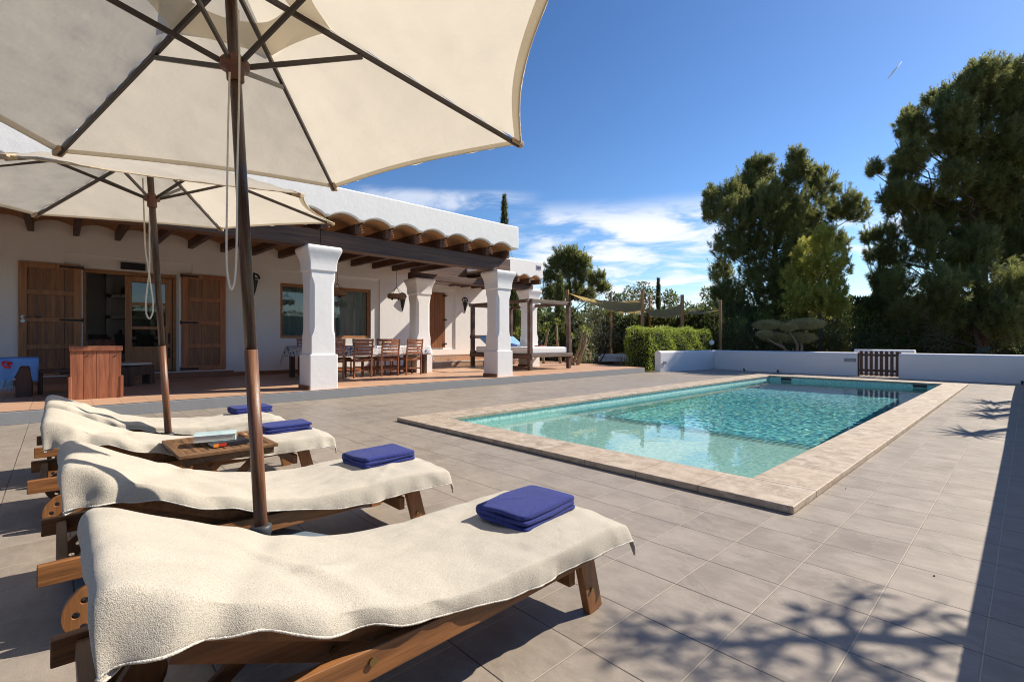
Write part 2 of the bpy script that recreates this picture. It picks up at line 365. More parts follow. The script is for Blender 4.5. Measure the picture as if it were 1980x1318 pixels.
    M['pine']=mk_leaf('pine_needle',(.058,.076,.026),(.25,.27,.09),.48)
    M['pine2']=mk_leaf('young_pine_needle',(.20,.22,.045),(.44,.44,.11),.5)
    M['cypr']=mk_leaf('cypress_foliage',(.040,.055,.020),(.13,.15,.048),.35)
    M['dark']=mk_leaf('dark_shrub_leaf',(.036,.055,.020),(.14,.175,.058),.4)
    M['olive']=mk_leaf('olive_leaf',(.075,.085,.045),(.20,.20,.115),.30)
    M['hedge']=mk_leaf('hedge_leaf',(.075,.115,.018),(.36,.43,.075),.38,.35,3)
    M['bright']=mk_leaf('bright_shrub_leaf',(.07,.10,.018),(.25,.29,.06),.40)
    M['agave']=mk_leaf('agave_leaf',(.10,.15,.11),(.20,.26,.20),.1)
    M['grass']=mk_leaf('grass_blade',(.06,.09,.02),(.14,.17,.05),.3)
make_materials()
M['pocket']=plain('tan_pocket',(.52,.38,.24),.8)
M['shutp']=wood('shutter_plank',(.16,.070,.029),(.38,.18,.08),'z',5,.55,.05,.5)
M['pads']=mk_leaf('trimmed_olive_leaf',(.24,.22,.09),(.56,.46,.22),.45)
M['hemc']=plain('white_towel_hem',(.60,.575,.51),.9,bump=.5,bscale=200)
# ------------------------------------------------------------------ setting
def struct(o): o['kind'] = 'structure'; return o
def tz(x): return .18 + (-9.22-x)*.0073 if x < -9.22 else 0.0
def ring_sheet(x0,y0,x1,y1, hx0,hy0,hx1,hy1, z, nsub=1):
    b = MB()
    b.add([(x0,y0,z),(x1,y0,z),(x1,y1,z),(x0,y1,z),(hx0,hy0,z),(hx1,hy0,z),(hx1,hy1,z),(hx0,hy1,z)],
          [(0,1,5,4),(1,2,6,5),(2,3,7,6),(3,0,4,7)])
    return b
struct(ring_sheet(-900,-900,900,900, -6,3.4,-1,16.55, -.012).build('ground', M['ground']))
struct(ring_sheet(-9.3,-9,.20,18.9, -5.7,3.7,-1.25,16.2, 0.0).build('pool_deck', M['deck']))
# pool
PX0,PX1,PY0,PY1 = -5.48,-1.47,3.92,15.97
c = MB()
for a,b_ in (((-5.99,3.43),(-1.03,3.92)),((-5.99,15.97),(-1.03,16.48)),((-5.99,3.92),(-5.48,15.97)),((-1.47,3.92),(-1.03,15.97))):
    c.box((a[0],a[1],.002),(b_[0],b_[1],.052))
cop = struct(c.build('pool_coping', M['coping'], bevel=.007))
p = MB()
zs = [-.34,-.60,-.86,-1.55]; ys = [PY0-.05, 6.42, 6.78, 7.14, PY1+.05]
for k in range(4):
    p.add([(PX0-.05,ys[k],zs[k]),(PX1+.05,ys[k],zs[k]),(PX1+.05,ys[k+1],zs[k]),(PX0-.05,ys[k+1],zs[k])],[(0,1,2,3)])
    if k < 3: p.add([(PX0-.05,ys[k+1],zs[k]),(PX1+.05,ys[k+1],zs[k]),(PX1+.05,ys[k+1],zs[k+1]),(PX0-.05,ys[k+1],zs[k+1])],[(0,1,2,3)])
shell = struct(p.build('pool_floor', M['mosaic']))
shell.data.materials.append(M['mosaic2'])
shell.data.polygons[0].material_index = 1  # shelf paler than deep floor: water absorption painted into the tile colours
w = MB(); e=.02
for q in (((PX0-e,PY0-e),(PX1+e,PY0-e)),((PX1+e,PY0-e),(PX1+e,PY1+e)),((PX1+e,PY1+e),(PX0-e,PY1+e)),((PX0-e,PY1+e),(PX0-e,PY0-e))):
    (xa,ya),(xb,yb) = q; w.add([(xa,ya,-1.5),(xb,yb,-1.5),(xb,yb,.004),(xa,ya,.004)],[(0,1,2,3)])
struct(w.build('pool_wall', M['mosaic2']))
nz = MB()
for k in range(3):
    for dy in (-.03,-.10): nz.box((PX0-.02,ys[k+1]+dy-.009,zs[k]+.001),(PX1+.02,ys[k+1]+dy+.009,zs[k]+.006))
struct(nz.build('pool_step_edge', plain('step_nosing',(.09,.06,.04),.8)))
from mathutils import noise as mn
def wave(x,y):
    k=.16+.52*min(1,max(0,(y-5.6)/3.6)); e_=min(1,(x-PX0)/.25,(PX1-x)/.25,(PY1-y)/.3,(y-PY0)/.25); e_=max(0,e_)
    h=.0022*mn.noise(Vector((x*2.1,y*2.6,0)))+.0022*mn.noise(Vector((x*5.2+3,y*6.1,1)))+.0019*mn.noise(Vector((x*12.5,y*14.5,2)))
    return h*k*(.5+.5*e_)
nx_,ny_=135,400
wt = MB().grid(lambda u,v:(PX0-.012+(PX1-PX0+.024)*v, PY0-.012+(PY1-PY0+.024)*u, -.085+wave(PX0+(PX1-PX0)*v,PY0+(PY1-PY0)*u)), ny_, nx_)
wo = struct(wt.build('pool_water', M['water'], smooth=True))
wo.cycles.is_caustics_caster = True
me_=wo.data
if me_.polygons[0].normal.z<0: me_.flip_normals()
for o in bpy.data.objects:
    if o.name in ('pool_floor','pool_wall','pool_step_edge'): o.cycles.is_caustics_receiver = True
# pool wall fittings: skimmer mouth and inlets on the far wall
for x in (-1.9,-5.0):
    f = MB().box((x-.14,PY1+.006,-.075),(x+.14,PY1+.018,.0)); o = f.build('pool_skimmer', M['black'], bevel=.004)
    tag(o, 'dark skimmer mouth in the far pool wall at its %s end' % ('right' if x>-3 else 'left'), 'skimmer', 'skimmers in the far pool wall')
# terrace
TX0 = -15.2
b = MB()
b.add([(-9.22,-9,.18),(-9.22,15.0,.18),(-14.1,15.9,tz(-14.1)),(-14.1,-9,tz(-14.1))],[(0,1,2,3)])
b.add([(-14.1,8.6,tz(-14.1)),(-14.1,15.9,tz(-14.1)),(-15.2,15.9,tz(-14.1)),(-15.2,8.6,tz(-14.1))],[(0,1,2,3)])
struct(b.build('terrace_floor', M['terr']))
b = MB().box((-9.34,-9,-.01),(-9.222,15.0,.176))
b.add([(-9.222,15.0,-.01),(-15.2,16.1,-.01),(-15.2,16.1,.20),(-9.222,15.0,.177)],[(0,1,2,3)])
b.prism([(-9.24,-9),(-9.208,-9),(-9.208,15.003),(-9.24,15.003)],'z',.0,.166)
struct(b.build('terrace_edge', M['edge'], bevel=.004))
# ------------------------------------------------------------------ the villa
villa = empty('villa', (-14,3,.2)); tag(villa, 'white plastered villa with timber porch, scalloped tile eaves and stout white columns', 'house')
def loc(b, o=(14,-3,-.2)):
    b.v = [(x+o[0],y+o[1],z+o[2]) for x,y,z in b.v]; return b
def vp(name, b, m, parent=None, **k): return loc(b).build(name, m, parent or villa, **k)
def skin(b, xa, xb, y0,y1,z0,z1, ops):
    ysn = sorted(set([y0,y1]+[o[0] for o in ops]+[o[1] for o in ops])); 
    for i in range(len(ysn)-1):
        a,c_ = ysn[i],ysn[i+1]; m_ = (a+c_)/2
        zz = [z0]; holes = sorted([(o[2],o[3]) for o in ops if o[0] < m_ < o[1]])
        cur = z0
        for h0,h1 in holes:
            if h0 > cur: b.box((xa,a,cur),(xb,c_,h0))
            cur = h1
        if cur < z1: b.box((xa,a,cur),(xb,c_,z1))
DO = (.40,2.10,.385,2.70); WO = (4.46,7.14,1.19,2.71)
b = MB()
skin(b,-14.0,-14.06,-9,8.72,.10,3.75,[(.10,2.41,.385,2.99),(4.19,7.42,.895,3.05)])
skin(b,-14.06,-14.36,-9,8.72,.10,3.75,[DO,WO])
b.box((-15.0,8.42,.1),(-14.362,8.72,3.75))
vp('wall', b, M['plaster'])
b = MB(); skin(b,-15.0,-15.05,8.6,12.9,.1,3.75,[(9.3,11.1,.80,3.05)]); skin(b,-15.05,-15.3,8.6,12.9,.1,3.75,[(9.80,10.62,.86,2.90)])
b.box((-15.6,12.6,.1),(-15.302,12.9,3.75))
vp('wall', b, M['plaster'])
# skirting
b = MB(); b.box((-14.0,-9,tz(-14)),(-13.985,-.62,tz(-14)+.10)); b.box((-14.0,-.62,tz(-14)),(-13.965,3.3,tz(-14)+.15)); b.box((-14.0,3.3,tz(-14)),(-13.985,8.72,tz(-14)+.10))
vp('skirting', b, plain('brown_skirting',(.30,.13,.06),.5), bevel=.002)
b = MB().box((-14.36,-.62,.36),(-13.95,3.3,.385)); vp('threshold', b, M['plaster'], bevel=.006)
# steps to the narrow door
b = MB(); b.box((-15.0,8.75,.15),(-13.75,13.2,.40)); b.box((-15.0,8.75,.40),(-14.35,13.2,.62))
st = vp('steps', b, M['terr'], bevel=.006)
b = MB(); b.box((-13.749,8.76,.385),(-13.738,13.2,.41)); b.box((-14.349,8.76,.605),(-14.338,13.2,.63)); vp('step_nosing', b, M['plaster'])
# roof bodies, parapets with arched lower edge
def arches(y0, y1, cs, zsp, rise, ztop):
    pts = [(y0,ztop),(y0,zsp+.02)]
    for a,c_ in zip(cs[:-1],cs[1:]):
        a2,c2 = a+.05,c_-.05
        pts.append((a2,zsp+.02))
        for k in range(1,12):
            t=k/12; pts.append((a2+(c2-a2)*t, zsp+.02+rise*math.sin(math.pi*t)**.8))
        pts.append((c2,zsp+.02))
    pts += [(y1,zsp+.02),(y1,ztop)]
    return pts
def strip_poly(poly_top, poly_bot, x0, x1):   # front wall from matched top and bottom polylines
    b = MB(); n = len(poly_bot)
    vs = []
    for (y,z),(yt,zt_) in zip(poly_bot,poly_top):
        vs += [(x0,y,z),(x0,yt,zt_),(x1,yt,zt_),(x1,y,z)]
    fs = []
    for i in range(n-1):
        a=i*4; c_=(i+1)*4
        for k in range(4): fs.append((a+k,c_+k,c_+(k+1)%4,a+(k+1)%4))
    fs.append((0,1,2,3)); fs.append(tuple((n-1)*4+k for k in (3,2,1,0)))
    return b.add(vs,fs)
CS = [.98+.69*k for k in range(-14,12)]     # joist centre lines, first wing
def parapet(y0,y1,x0,cs,zsp,rise,ztop,xback):
    bot = arches(y0,y1,cs,zsp,rise,ztop)[1:-1]
    top = [(y,ztop) for y,_ in bot]
    b = strip_poly(top,bot,x0,x0-.24)
    return b
b = parapet(-9.0,8.78,-9.10,CS,3.47,.10,4.08,-14)
par = vp('parapet', b, M['plaster'], bevel=.035, seg=3)
b = MB().box((-14.6,8.54,3.49),(-9.345,8.78,4.077)); vp('parapet', b, M['plaster'], bevel=.03, seg=3)
b = MB().box((-18.3,-9,3.80),(-9.35,8.53,3.95)); vp('roof', b, M['plaster'])
CS2 = [8.86+.62*k for k in range(0,7)]
CS2 = [c_ for c_ in CS2 if c_ < 12.6]
CS2 = [10.82,11.36,11.90,12.42]
b = parapet(10.75,12.52,-11.75,CS2,3.27,.09,3.88,-15)
vp('parapet', b, M['plaster'], bevel=.035, seg=3)
b = MB().box((-15.4,12.28,3.29),(-11.995,12.52,3.877)); vp('parapet', b, M['plaster'], bevel=.03, seg=3)
b = MB().box((-15.6,8.79,3.60),(-13.95,12.27,3.76)); b.box((-13.95,10.75,3.60),(-12.0,12.27,3.76)); vp('roof', b, M['plaster'])
b = MB().box((-13.94,8.80,3.06),(-13.84,10.74,3.77)); vp('beam', b, M['beam'], bevel=.006)  # dark board added to cover the sunlit edge of the roof slab
def vault(a,c_,x0,x1,z0,z1,rise):
    b = MB(); n=10; th=.028; a+=.035; c_-=.035; vs=[]
    for x,z in ((x0,z0),(x1,z1)):
        for k in range(n+1):
            t=k/n; y=a+(c_-a)*t; zz=z+rise*math.sin(math.pi*t)**.8
            vs += [(x,y,zz),(x,y,zz+th)]
    m=(n+1)*2; fs=[]
    for k in range(n):
        i=2*k
        fs += [(i,i+2,m+i+2,m+i),(i+1,m+i+1,m+i+3,i+3),(i,i+1,i+3,i+2),(m+i,m+i+2,m+i+3,m+i+1)]
    return b.add(vs,fs)
vp_j = []
for k,c_ in enumerate(CS):
    if c_ < -3.6: continue
    b = MB().bar((-9.30,c_,3.368),(-14.02,c_,3.452),.10,.19)
    vp('joist', b, M['beamx'], bevel=.004)
    if k+1 < len(CS): vp('tile_vault', vault(c_,CS[k+1],-9.15,-14.0,3.455,3.545,.10), M['vault'])
for k,c_ in enumerate(CS2):
    b = MB().bar((-11.80,c_,3.19),(-15.0,c_,3.25),.09,.155); vp('joist', b, M['beamx'], bevel=.004)
    if k+1 < len(CS2): vp('tile_vault', vault(c_,CS2[k+1],-11.8,-15.0,3.262,3.32,.09), M['vault'])
b = MB().box((-9.71,-9,2.935),(-9.41,3.72,3.268)); vp('beam', b, M['beam'], bevel=.008)
b = MB().box((-9.71,3.726,2.935),(-9.41,8.76,3.268)); vp('beam', b, M['beam'], bevel=.008)
b = MB().box((-12.48,7.5,2.925),(-12.22,12.5,3.112)); vp('beam', b, M['beam'], bevel=.008)
# columns
def column(cx,cy,z0,s=1.0,hb=2.935):
    rings = [(.272,0,z0),(.272,0,z0+.66),(.268,0,z0+.672),(.238,0,z0+.674),(.236,.004,z0+.98),(.236,.012,z0+1.02),(.236,.055,z0+1.12),(.236,.068,z0+1.2),(.236,.068,z0+2.0),(.236,.055,z0+2.07),(.236,.012,z0+2.17),(.236,.004,z0+2.21),(.236,0,z0+2.28),
             (.262,0,z0+2.292),(.262,0,z0+2.39),(.268,0,z0+2.46),(.285,0,z0+2.54),(.315,0,z0+2.62),(.335,0,z0+2.67),(.338,0,z0+2.71),(.330,0,z0+2.74),(.315,0,hb)]
    b = MB(); vs=[]
    for h,ch,z in rings:
        ch=max(ch,.012)
        for sx,sy,first in ((1,1,0),(-1,1,1),(-1,-1,0),(1,-1,1)):
            pts=[(sx*h,sy*(h-ch)),(sx*(h-ch),sy*h)]
            if first: pts=pts[::-1]
            for x,y in pts: vs.append((cx+x,cy+y,z))
    n=8; fs=[]
    for i in range(len(rings)-1):
        for k in range(n): fs.append((i*n+k,i*n+(k+1)%n,(i+1)*n+(k+1)%n,(i+1)*n+k))
    fs.append(tuple(range(n-1,-1,-1))); fs.append(tuple((len(rings)-1)*n+k for k in range(n)))
    return b.add(vs,fs)
def col(cx,cy,z0,hb):
    o = vp('column', column(cx,cy,z0,hb=hb), M['plaster'], bevel=.006)
    b = MB(); b.box((cx-.28,cy-.287,z0),(cx+.262,cy-.272,z0+.085)); b.box((cx-.287,cy-.286,z0),(cx-.272,cy+.28,z0+.085))
    k = b; loc(k); k.build('skirting', plain_sk, o)
plain_sk = plain('column_skirting',(.27,.12,.06),.5)
col(-9.555,3.745,.176,2.935); col(-9.60,8.50,.178,2.935); col(-12.35,7.82,.19,2.924); col(-12.35,12.42,.20,2.924)
# door opening: glazed frame, inner leaf
fr = MB(); fr.box((-14.30,.40,2.62),(-14.20,2.10,2.70)); fr.box((-14.30,.40,.386),(-14.20,.46,2.62)); fr.box((-14.30,2.04,.386),(-14.20,2.10,2.62))
dfr = vp('door_frame', fr, M['frame'], bevel=.004)
ir = MB().box((-14.20,2.105,.386),(-14.02,2.125,2.74)); 
leafb = MB()
for a,c_ in (((1.13,.40),(1.26,2.61)),((1.90,.40),(2.03,2.61)),((1.26,2.49),(1.90,2.61)),((1.26,1.94),(1.90,2.01)),((1.26,1.38),(1.90,1.45)),((1.26,.40),(1.90,.98))):
    leafb.box((-14.285,a[0],a[1]),(-14.235,c_[0],c_[1]))
leaf = vp('glazed_door', leafb, M['shut'], bevel=.005)
b = MB().box((-14.262,1.26,.98),(-14.256,1.90,2.49)); loc(b).build('pane', M['glass'], leaf)
b = MB(); b.box((-14.235,1.95,1.05),(-14.20,1.985,1.30)); b.box((-14.235,1.95,.70),(-14.20,1.985,.95)); loc(b).build('lock_case', M['iron'], leaf, bevel=.004)
# shutters
def shutter(y0,y1,z0,z1,hinge_right,m):
    b = MB(); X0,X1=-13.998,-13.945; st=.125 if True else .1
    b.box((X0,y0,z0),(X1,y0+st,z1)); b.box((X0,y1-st,z0),(X1,y1,z1))
    zz=[z0, z0+.72,z0+1.30,z0+1.88]; H=z1-z0
    rails=[z0,z0+H*.235,z0+H*.475,z0+H*.715,z1-.12]
    for r in rails: b.box((X0,y0+st,r),(X1-.001,y1-st,r+(.12 if r in (z0,z1-.12) else .105)))
    n=5; wy=(y1-y0-2*st)/n
    o = vp('shutter', b, m, bevel=.004); b = MB()
    for k in range(n): b.box((X0,y0+st+k*wy+.004,z0+.1),(X1-.034,y0+st+(k+1)*wy-.004,z1-.1))
    loc(b).build('panel', M['shutp'], o, bevel=.003)
    for z in (z0+.05,z0+H*.475+.05,z1-.06):
        b = MB(); yy=(y0,y0+.34) if not hinge_right else (y1-.34,y1)
        b.box((X1,yy[0]-(0 if hinge_right else .03),z-.022),(X1+.012,yy[1]+(.03 if hinge_right else 0),z+.022))
        ye = yy[1]+.03 if hinge_right else yy[0]-.03
        b.tube([(X1+.01,ye,z-.05),(X1+.01,ye,z+.05)],.012,8)
        loc(b).build('hinge', M['iron'], o, bevel=.003)
    return o
sh1 = shutter(-.58,.37,.39,2.735,True,M['shut']); sh2 = shutter(2.19,3.115,.39,2.74,False,M['shutr'])
b = MB(); b.lathe([(.032,0),(.032,.012)],(0,0,0),14,Matrix.Rotation(R_(90),4,'Y')); b.v=[(x-13.945,y-.515,z+1.60) for x,y,z in b.v]
b.tube([(-13.93,-.515,1.60),(-13.89,-.515,1.60),(-13.89,-.38,1.60)],.010,8); loc(b).build('handle', M['steel'], sh1)
b = MB(); b.lathe([(.034,0),(.034,.008)],(0,0,0),14,Matrix.Rotation(R_(90),4,'Y')); b.v=[(x-13.945,y-.515,z+1.52) for x,y,z in b.v]; loc(b).build('keyhole_plate', M['steel'], sh1)
b = MB().box((-13.944,-.34,1.585),(-13.925,-.24,1.612)); loc(b).build('latch', M['iron'], sh1)
b = MB(); b.box((-14.0,2.125,.39),(-13.97,2.165,2.75)); b.box((-14.0,.375,.39),(-13.97,.397,2.75)); vp('door_surround', b, M['white'], bevel=.004)
# window
fr = MB(); X0,X1=-14.22,-14.12
fr.box((X0,4.46,2.62),(X1,7.14,2.71)); fr.box((X0,4.46,1.19),(X1,7.14,1.27)); fr.box((X0,4.46,1.27),(X1,4.54,2.62)); fr.box((X0,7.05,1.27),(X1,7.14,2.62)); fr.box((X0,5.74,1.27),(X1,5.86,2.62))
win = vp('window', fr, M['frame'], bevel=.005)
for a,c_ in ((4.54,5.74),(5.86,7.05)):
    b = MB().box((-14.175,a,1.27),(-14.169,c_,2.62)); loc(b).build('pane', M['glass'], win)
def curtain(y0,y1,ph):
    def f(u,v): 
        y=y0+(y1-y0)*v; g_=.6+.4*u
        return (-14.42-.035*math.sin(v*2*math.pi*7+ph)-.02*math.sin(v*29+u*2+ph), y+.05*math.sin(ph+v*9)*(1-u), .95+1.9*u)
    b=MB().grid(f,8,70); loc(b).build('curtain', M['curtain'], win, smooth=True)
curtain(4.35,5.5,.3); curtain(6.15,7.25,1.9)
# narrow door
b = MB(); n=7
for k in range(n): 
    w_=.82/n; b.box((-15.03,9.80+k*w_+.003,.86),(-15.0,9.80+(k+1)*w_-.003,2.90))
nd = vp('shutter', b, wood('narrow_door_oak',(.17,.062,.022),(.36,.15,.055),'z',5,.5,.05,.4), bevel=.003)  # one oak tone for the narrow door boards
for z in (1.0,1.9,2.8):
    b=MB().box((-15.0,10.52,z-.03),(-14.975,10.68,z+.03)); loc(b).build('hinge', M['iron'], nd, bevel=.003)
b = MB().box((-15.0,9.86,1.72),(-14.97,9.90,1.86)); loc(b).build('handle', M['steel'], nd, bevel=.003)
# room behind the open door
b = MB(); b.box((-18.2,-1.5,.33),(-14.36,8.3,.383)); b.box((-18.2,-1.5,3.2),(-14.36,8.3,3.3)); b.box((-18.3,-1.5,.38),(-18.2,8.3,3.2)); b.box((-18.2,-1.6,.38),(-14.36,-1.5,3.2)); b.box((-15.3,8.3,.38),(-14.36,8.4,3.2)); b.box((-18.2,8.3,.38),(-17.9,8.4,3.2))  # unseen gap added in the end wall, lets sun brighten the room
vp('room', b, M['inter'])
b = MB()
for z in (.38,1.15,1.75,2.35,3.1): b.box((-18.19,1.0,z),(-17.8,4.6,z+.09))
for y in (1.0,2.0,2.75,3.4,4.5): b.box((-18.19,y,.38),(-17.8,y+.10,3.19))
shf = vp('wall_shelf', b, M['inter'])
for k in range(14):
    y=1.15+random.random()*3.2; z=random.choice((1.24,1.84,2.44)); h=.1+random.random()*.28
    b = MB().box((-18.1,y,z),(-17.9,y+.04+random.random()*.12,z+h)); loc(b).build('ornament', M['darkint'], shf)
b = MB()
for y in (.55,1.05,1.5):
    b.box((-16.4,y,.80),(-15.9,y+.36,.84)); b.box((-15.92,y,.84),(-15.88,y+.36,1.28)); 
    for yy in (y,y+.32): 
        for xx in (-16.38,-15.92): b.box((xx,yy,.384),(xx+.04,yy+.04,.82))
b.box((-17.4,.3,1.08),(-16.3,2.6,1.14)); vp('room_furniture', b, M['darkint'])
# small tile plaque with a house mark near the corner of the far parapet
b = MB().box((-11.75,12.18,3.60),(-11.735,12.40,3.76)); pq = vp('plaque', b, plain('pale_plaque',(.50,.46,.50),.5), bevel=.003)
b = MB()
for k,(a,c_,h) in enumerate(((12.20,12.23,.05),(12.245,12.275,.07),(12.29,12.315,.04),(12.33,12.38,.06))): b.box((-11.736,a,3.65),(-11.731,c_,3.65+h))
b.box((-11.736,12.20,3.622),(-11.731,12.38,3.634)); loc(b).build('lettering', M['cover2'], pq)
# white zigzag clips at joist ends
b=MB()
for c_ in CS:
    if c_<3.0: continue
    for k in range(4):
        z=3.29+k*.05; b.box((-9.16-.02*k,c_+.052,z),(-9.22-.02*k,c_+.058,z+.014))
vp('cable_clip', b, M['cord'])
# ------------------------------------------------------------------ wall lamps / lanterns
def sconce(x,y,z,label):
    o = empty('wall_lamp',(x,y,z)); tag(o,label,'wall lamp','pierced black cone lamps on the porch walls')
    b=MB(); n=14; vs=[]
    for r,zz in ((.10,.0),(.075,-.13),(.045,-.27),(.006,-.42)):
        for k in range(n):
            a=-math.pi/2+math.pi*k/(n-1); vs.append((r*math.cos(a)*1.1+.004, r*math.sin(a), zz))
    fs=[(i*n+k,i*n+k+1,(i+1)*n+k+1,(i+1)*n+k) for i in range(3) for k in range(n-1)]
    b.add(vs,fs); b.build('shade', M['iron'], o, solid=.006)
    b=MB(); 
    for k in range(18):
        a=R_(180*k/17); r=.13
        b.box((.0,math.cos(a)*r-.02,.05+math.sin(a)*r*.9-.02),(.008,math.cos(a)*r+.02,.05+math.sin(a)*r*.9+.02))
    b.box((0,-.02,-.02),(.01,.02,.16)); b.box((0,-.10,.04),(.008,.10,.07)); b.build('backplate', M['iron'], o)
    b=MB(); b.box((0,-.02,-.03),(.06,.02,0)); b.build('bracket', M['iron'], o); return o
sconce(-14.0,8.22,2.50,'pierced black iron lamp on the sunlit wall behind the hanging wooden wheel')
sconce(-14.0,3.78,2.72,'black iron lamp on the shaded wall just behind the big umbrella pole')
sconce(-15.0,11.55,2.62,'dark cone lamp on the wall to the right of the narrow wooden door')
o = empty('lantern_grille',(-14.06,1.26,2.80)); tag(o,'rectangular black pierced metal lamp above the open doorway','wall lamp')
b=MB()
for i in range(12):
    for j in range(4):
        if (i+j)%2==0 or j in (0,3): b.box((.06,-.22+i*.0367,-.06+j*.037),(.068,-.22+i*.0367+.03,-.06+j*.037+.03))
b.box((.05,-.225,-.07),(.06,.225,.09)); b.build('face', M['iron'], o)
b=MB(); b.box((0,-.2,-.05),(.05,.2,.07)); b.build('body', M['black'], o, bevel=.004)
# hanging wooden wheel lamps
def wheel_lamp(x,y,z,label):
    o = empty('pendant_lamp',(x,y,z)); tag(o,label,'pendant lamp','wooden hoop lamps hanging from the porch joists')
    b=MB(); n=28; pr=[(.215,-.055),(.245,-.06),(.25,.06),(.22,.055)]
    vs=[(r*math.cos(2*math.pi*k/n),r*math.sin(2*math.pi*k/n),zz) for r,zz in pr for k in range(n)]
    fs=[(i*n+k,i*n+(k+1)%n,((i+1)%4)*n+(k+1)%n,((i+1)%4)*n+k) for i in range(4) for k in range(n)]
    b.add(vs,fs); b.build('hoop', M['teakold'], o)
    b=MB()
    for k in range(6):
        a=k*math.pi/3; b.tube([(.23*math.cos(a),.23*math.sin(a),.05),(0,0,.26)],.004,5)
    b.build('chain', M['iron'], o)
    b=MB(); b.tube([(0,0,.24),(.012,.0,.45),(-.01,0,.62),(0,0,3.36-z)],.006,6); b.build('flex', M['iron'], o)
    b=MB()
    for k in range(3):
        a=k*2.1; b.lathe([(.012,0),(.022,-.03),(.028,-.07),(.012,-.09)],(.12*math.cos(a),.12*math.sin(a),-.02),10)
        b.tube([(.12*math.cos(a),.12*math.sin(a),-.02),(0,0,.08)],.004,5)
    b.build('bulb_holder', M['iron'], o)
wheel_lamp(-12.25,7.0,2.37,'wooden hoop lamp hanging in front of the sunlit porch wall')
wheel_lamp(-12.25,5.28,2.34,'wooden hoop lamp half hidden behind the near white column')
# ------------------------------------------------------------------ dining table and chairs
ZT = tz(-12)
t = empty('dining_table',(-12.22,5.95,ZT)); tag(t,'long dark wooden dining table under a patterned cloth on the porch','table')
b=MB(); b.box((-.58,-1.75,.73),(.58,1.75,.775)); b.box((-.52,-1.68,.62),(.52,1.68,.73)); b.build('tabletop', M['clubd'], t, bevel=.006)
for sx in (-1,1):
    for sy in (-1,1):
        b=MB(); b.box((sx*.5-.055,sy*1.63-.055,0),(sx*.5+.055,sy*1.63+.055,.62)); b.build('leg', M['clubd'], t, bevel=.006)
def cloth():
    def f(u,v):
        x=(u-.5)*1.72; y=(v-.5)*4.06; hx=.60; hy=1.77; z=.782
        dx=max(0,abs(x)-hx); dy=max(0,abs(y)-hy)
        X=math.copysign(min(abs(x),hx)+dx*.12,x); Y=math.copysign(min(abs(y),hy)+dy*.18,y)
        w=.018*math.sin(y*9+x*2)*min(1,dx*8)+.02*math.sin(x*11)*min(1,dy*8)
        if dx>0: X+=math.copysign(w,x)
        if dy>0: Y+=math.copysign(abs(w)+.03*math.sin(x*7+1)*min(1,dy*6),y)
        return (X,Y,z-dx*.97-dy*.95+.0)
    return MB().grid(f,34,70)
o = cloth().build('tablecloth', M['cloth'], solid=.004, smooth=True); o.location=(-12.22,5.95,ZT)
tag(o,'blue and white patterned cloth hanging over the long porch table','tablecloth')
def make_chair():
    r = empty('dining_chair',(0,0,0))
    # chair faces -x; backrest at +x; width along y
    b=MB(); n=7
    for k in range(n): b.box((-.43+k*.062,-.235,.435),(-.43+k*.062+.054,.235,.455))
    b.box((-.44,-.24,.40),(.0,-.215,.436)); b.box((-.44,.215,.40),(0,.24,.436)); b.box((-.44,-.215,.395),(-.415,.215,.434)); b.box((-.03,-.215,.395),(-.005,.215,.434))
    b.build('seat', M['chair'], r, bevel=.004)
    for s in (-1,1):
        b=MB(); b.bar((.0,s*.235,0),(.0,s*.235,.45),.032,.042,(1,0,0)); b.bar((.0,s*.235,.43),(.085,s*.235,.965),.032,.042,(1,0,0)); b.build('leg', M['chair'], r, bevel=.004)
        b=MB(); b.bar((-.42,s*.235,0),(-.42,s*.235,.43),.032,.038,(1,0,0)); b.build('leg', M['chair'], r, bevel=.004)
    b=MB()
    for k in range(5):
        z=.60+k*.082; x=.035+(z-.45)*.155
        def f(u,v,z=z,x=x,k=k):
            y=-.222+.444*v; return (x-.02+ .028*math.cos((v-.5)*math.pi)*1.0, y, z+(u-.5)*(.052 if k<4 else .07))
        g0=MB().grid(f,2,9); b.add(g0.v,g0.f)
    b.build('backrest', M['chair'], r, solid=.014)
    b=MB(); b.bar((-.42,-.235,.17),(0,-.235,.17),.02,.03); b.bar((-.42,.235,.17),(0,.235,.17),.02,.03); b.bar((-.2,-.235,.17),(-.2,.235,.17),.02,.03); b.build('stretcher', M['chair'], r, bevel=.003)
    return r
ch = make_chair()
places = [(4.80,-11.33,0,'slatted wooden chair partly hidden by the near white column'),(5.54,-11.34,2,'slatted wooden chair right beside the near white column, second along the table'),
          (6.32,-11.40,-2,'slatted wooden chair below the fruit bowl on the pool side of the table'),(7.06,-11.44,3,'slatted wooden chair at the steps end, pool side of the table')]
far = [(4.85,-13.12,181,'wooden chair against the wall side of the table, nearest the glazed door'),(5.65,-13.15,178,'wooden chair on the wall side of the table, second from the glazed door'),
       (6.40,-13.15,183,'wooden chair on the wall side of the table, third from the glazed door'),(7.12,-13.1,179,'wooden chair on the wall side of the table, nearest the back column')]
for k,(y,x,rz,lb) in enumerate(places+far):
    o = ch if k==0 else copy_tree(ch)
    o.location=(x,y,tz(x)); o.rotation_euler=(0,0,R_(rz)); tag(o,lb,'chair','dining chairs around the long porch table')
o = MB().lathe([(.05,0),(.09,.01),(.15,.05),(.17,.09),(.165,.092),(.14,.055),(.08,.02)],n=24).build('fruit_bowl', M['white'], smooth=True); o.location=(-12.20,6.62,ZT+.785)
tag(o,'white fruit bowl in the middle of the porch table','bowl')
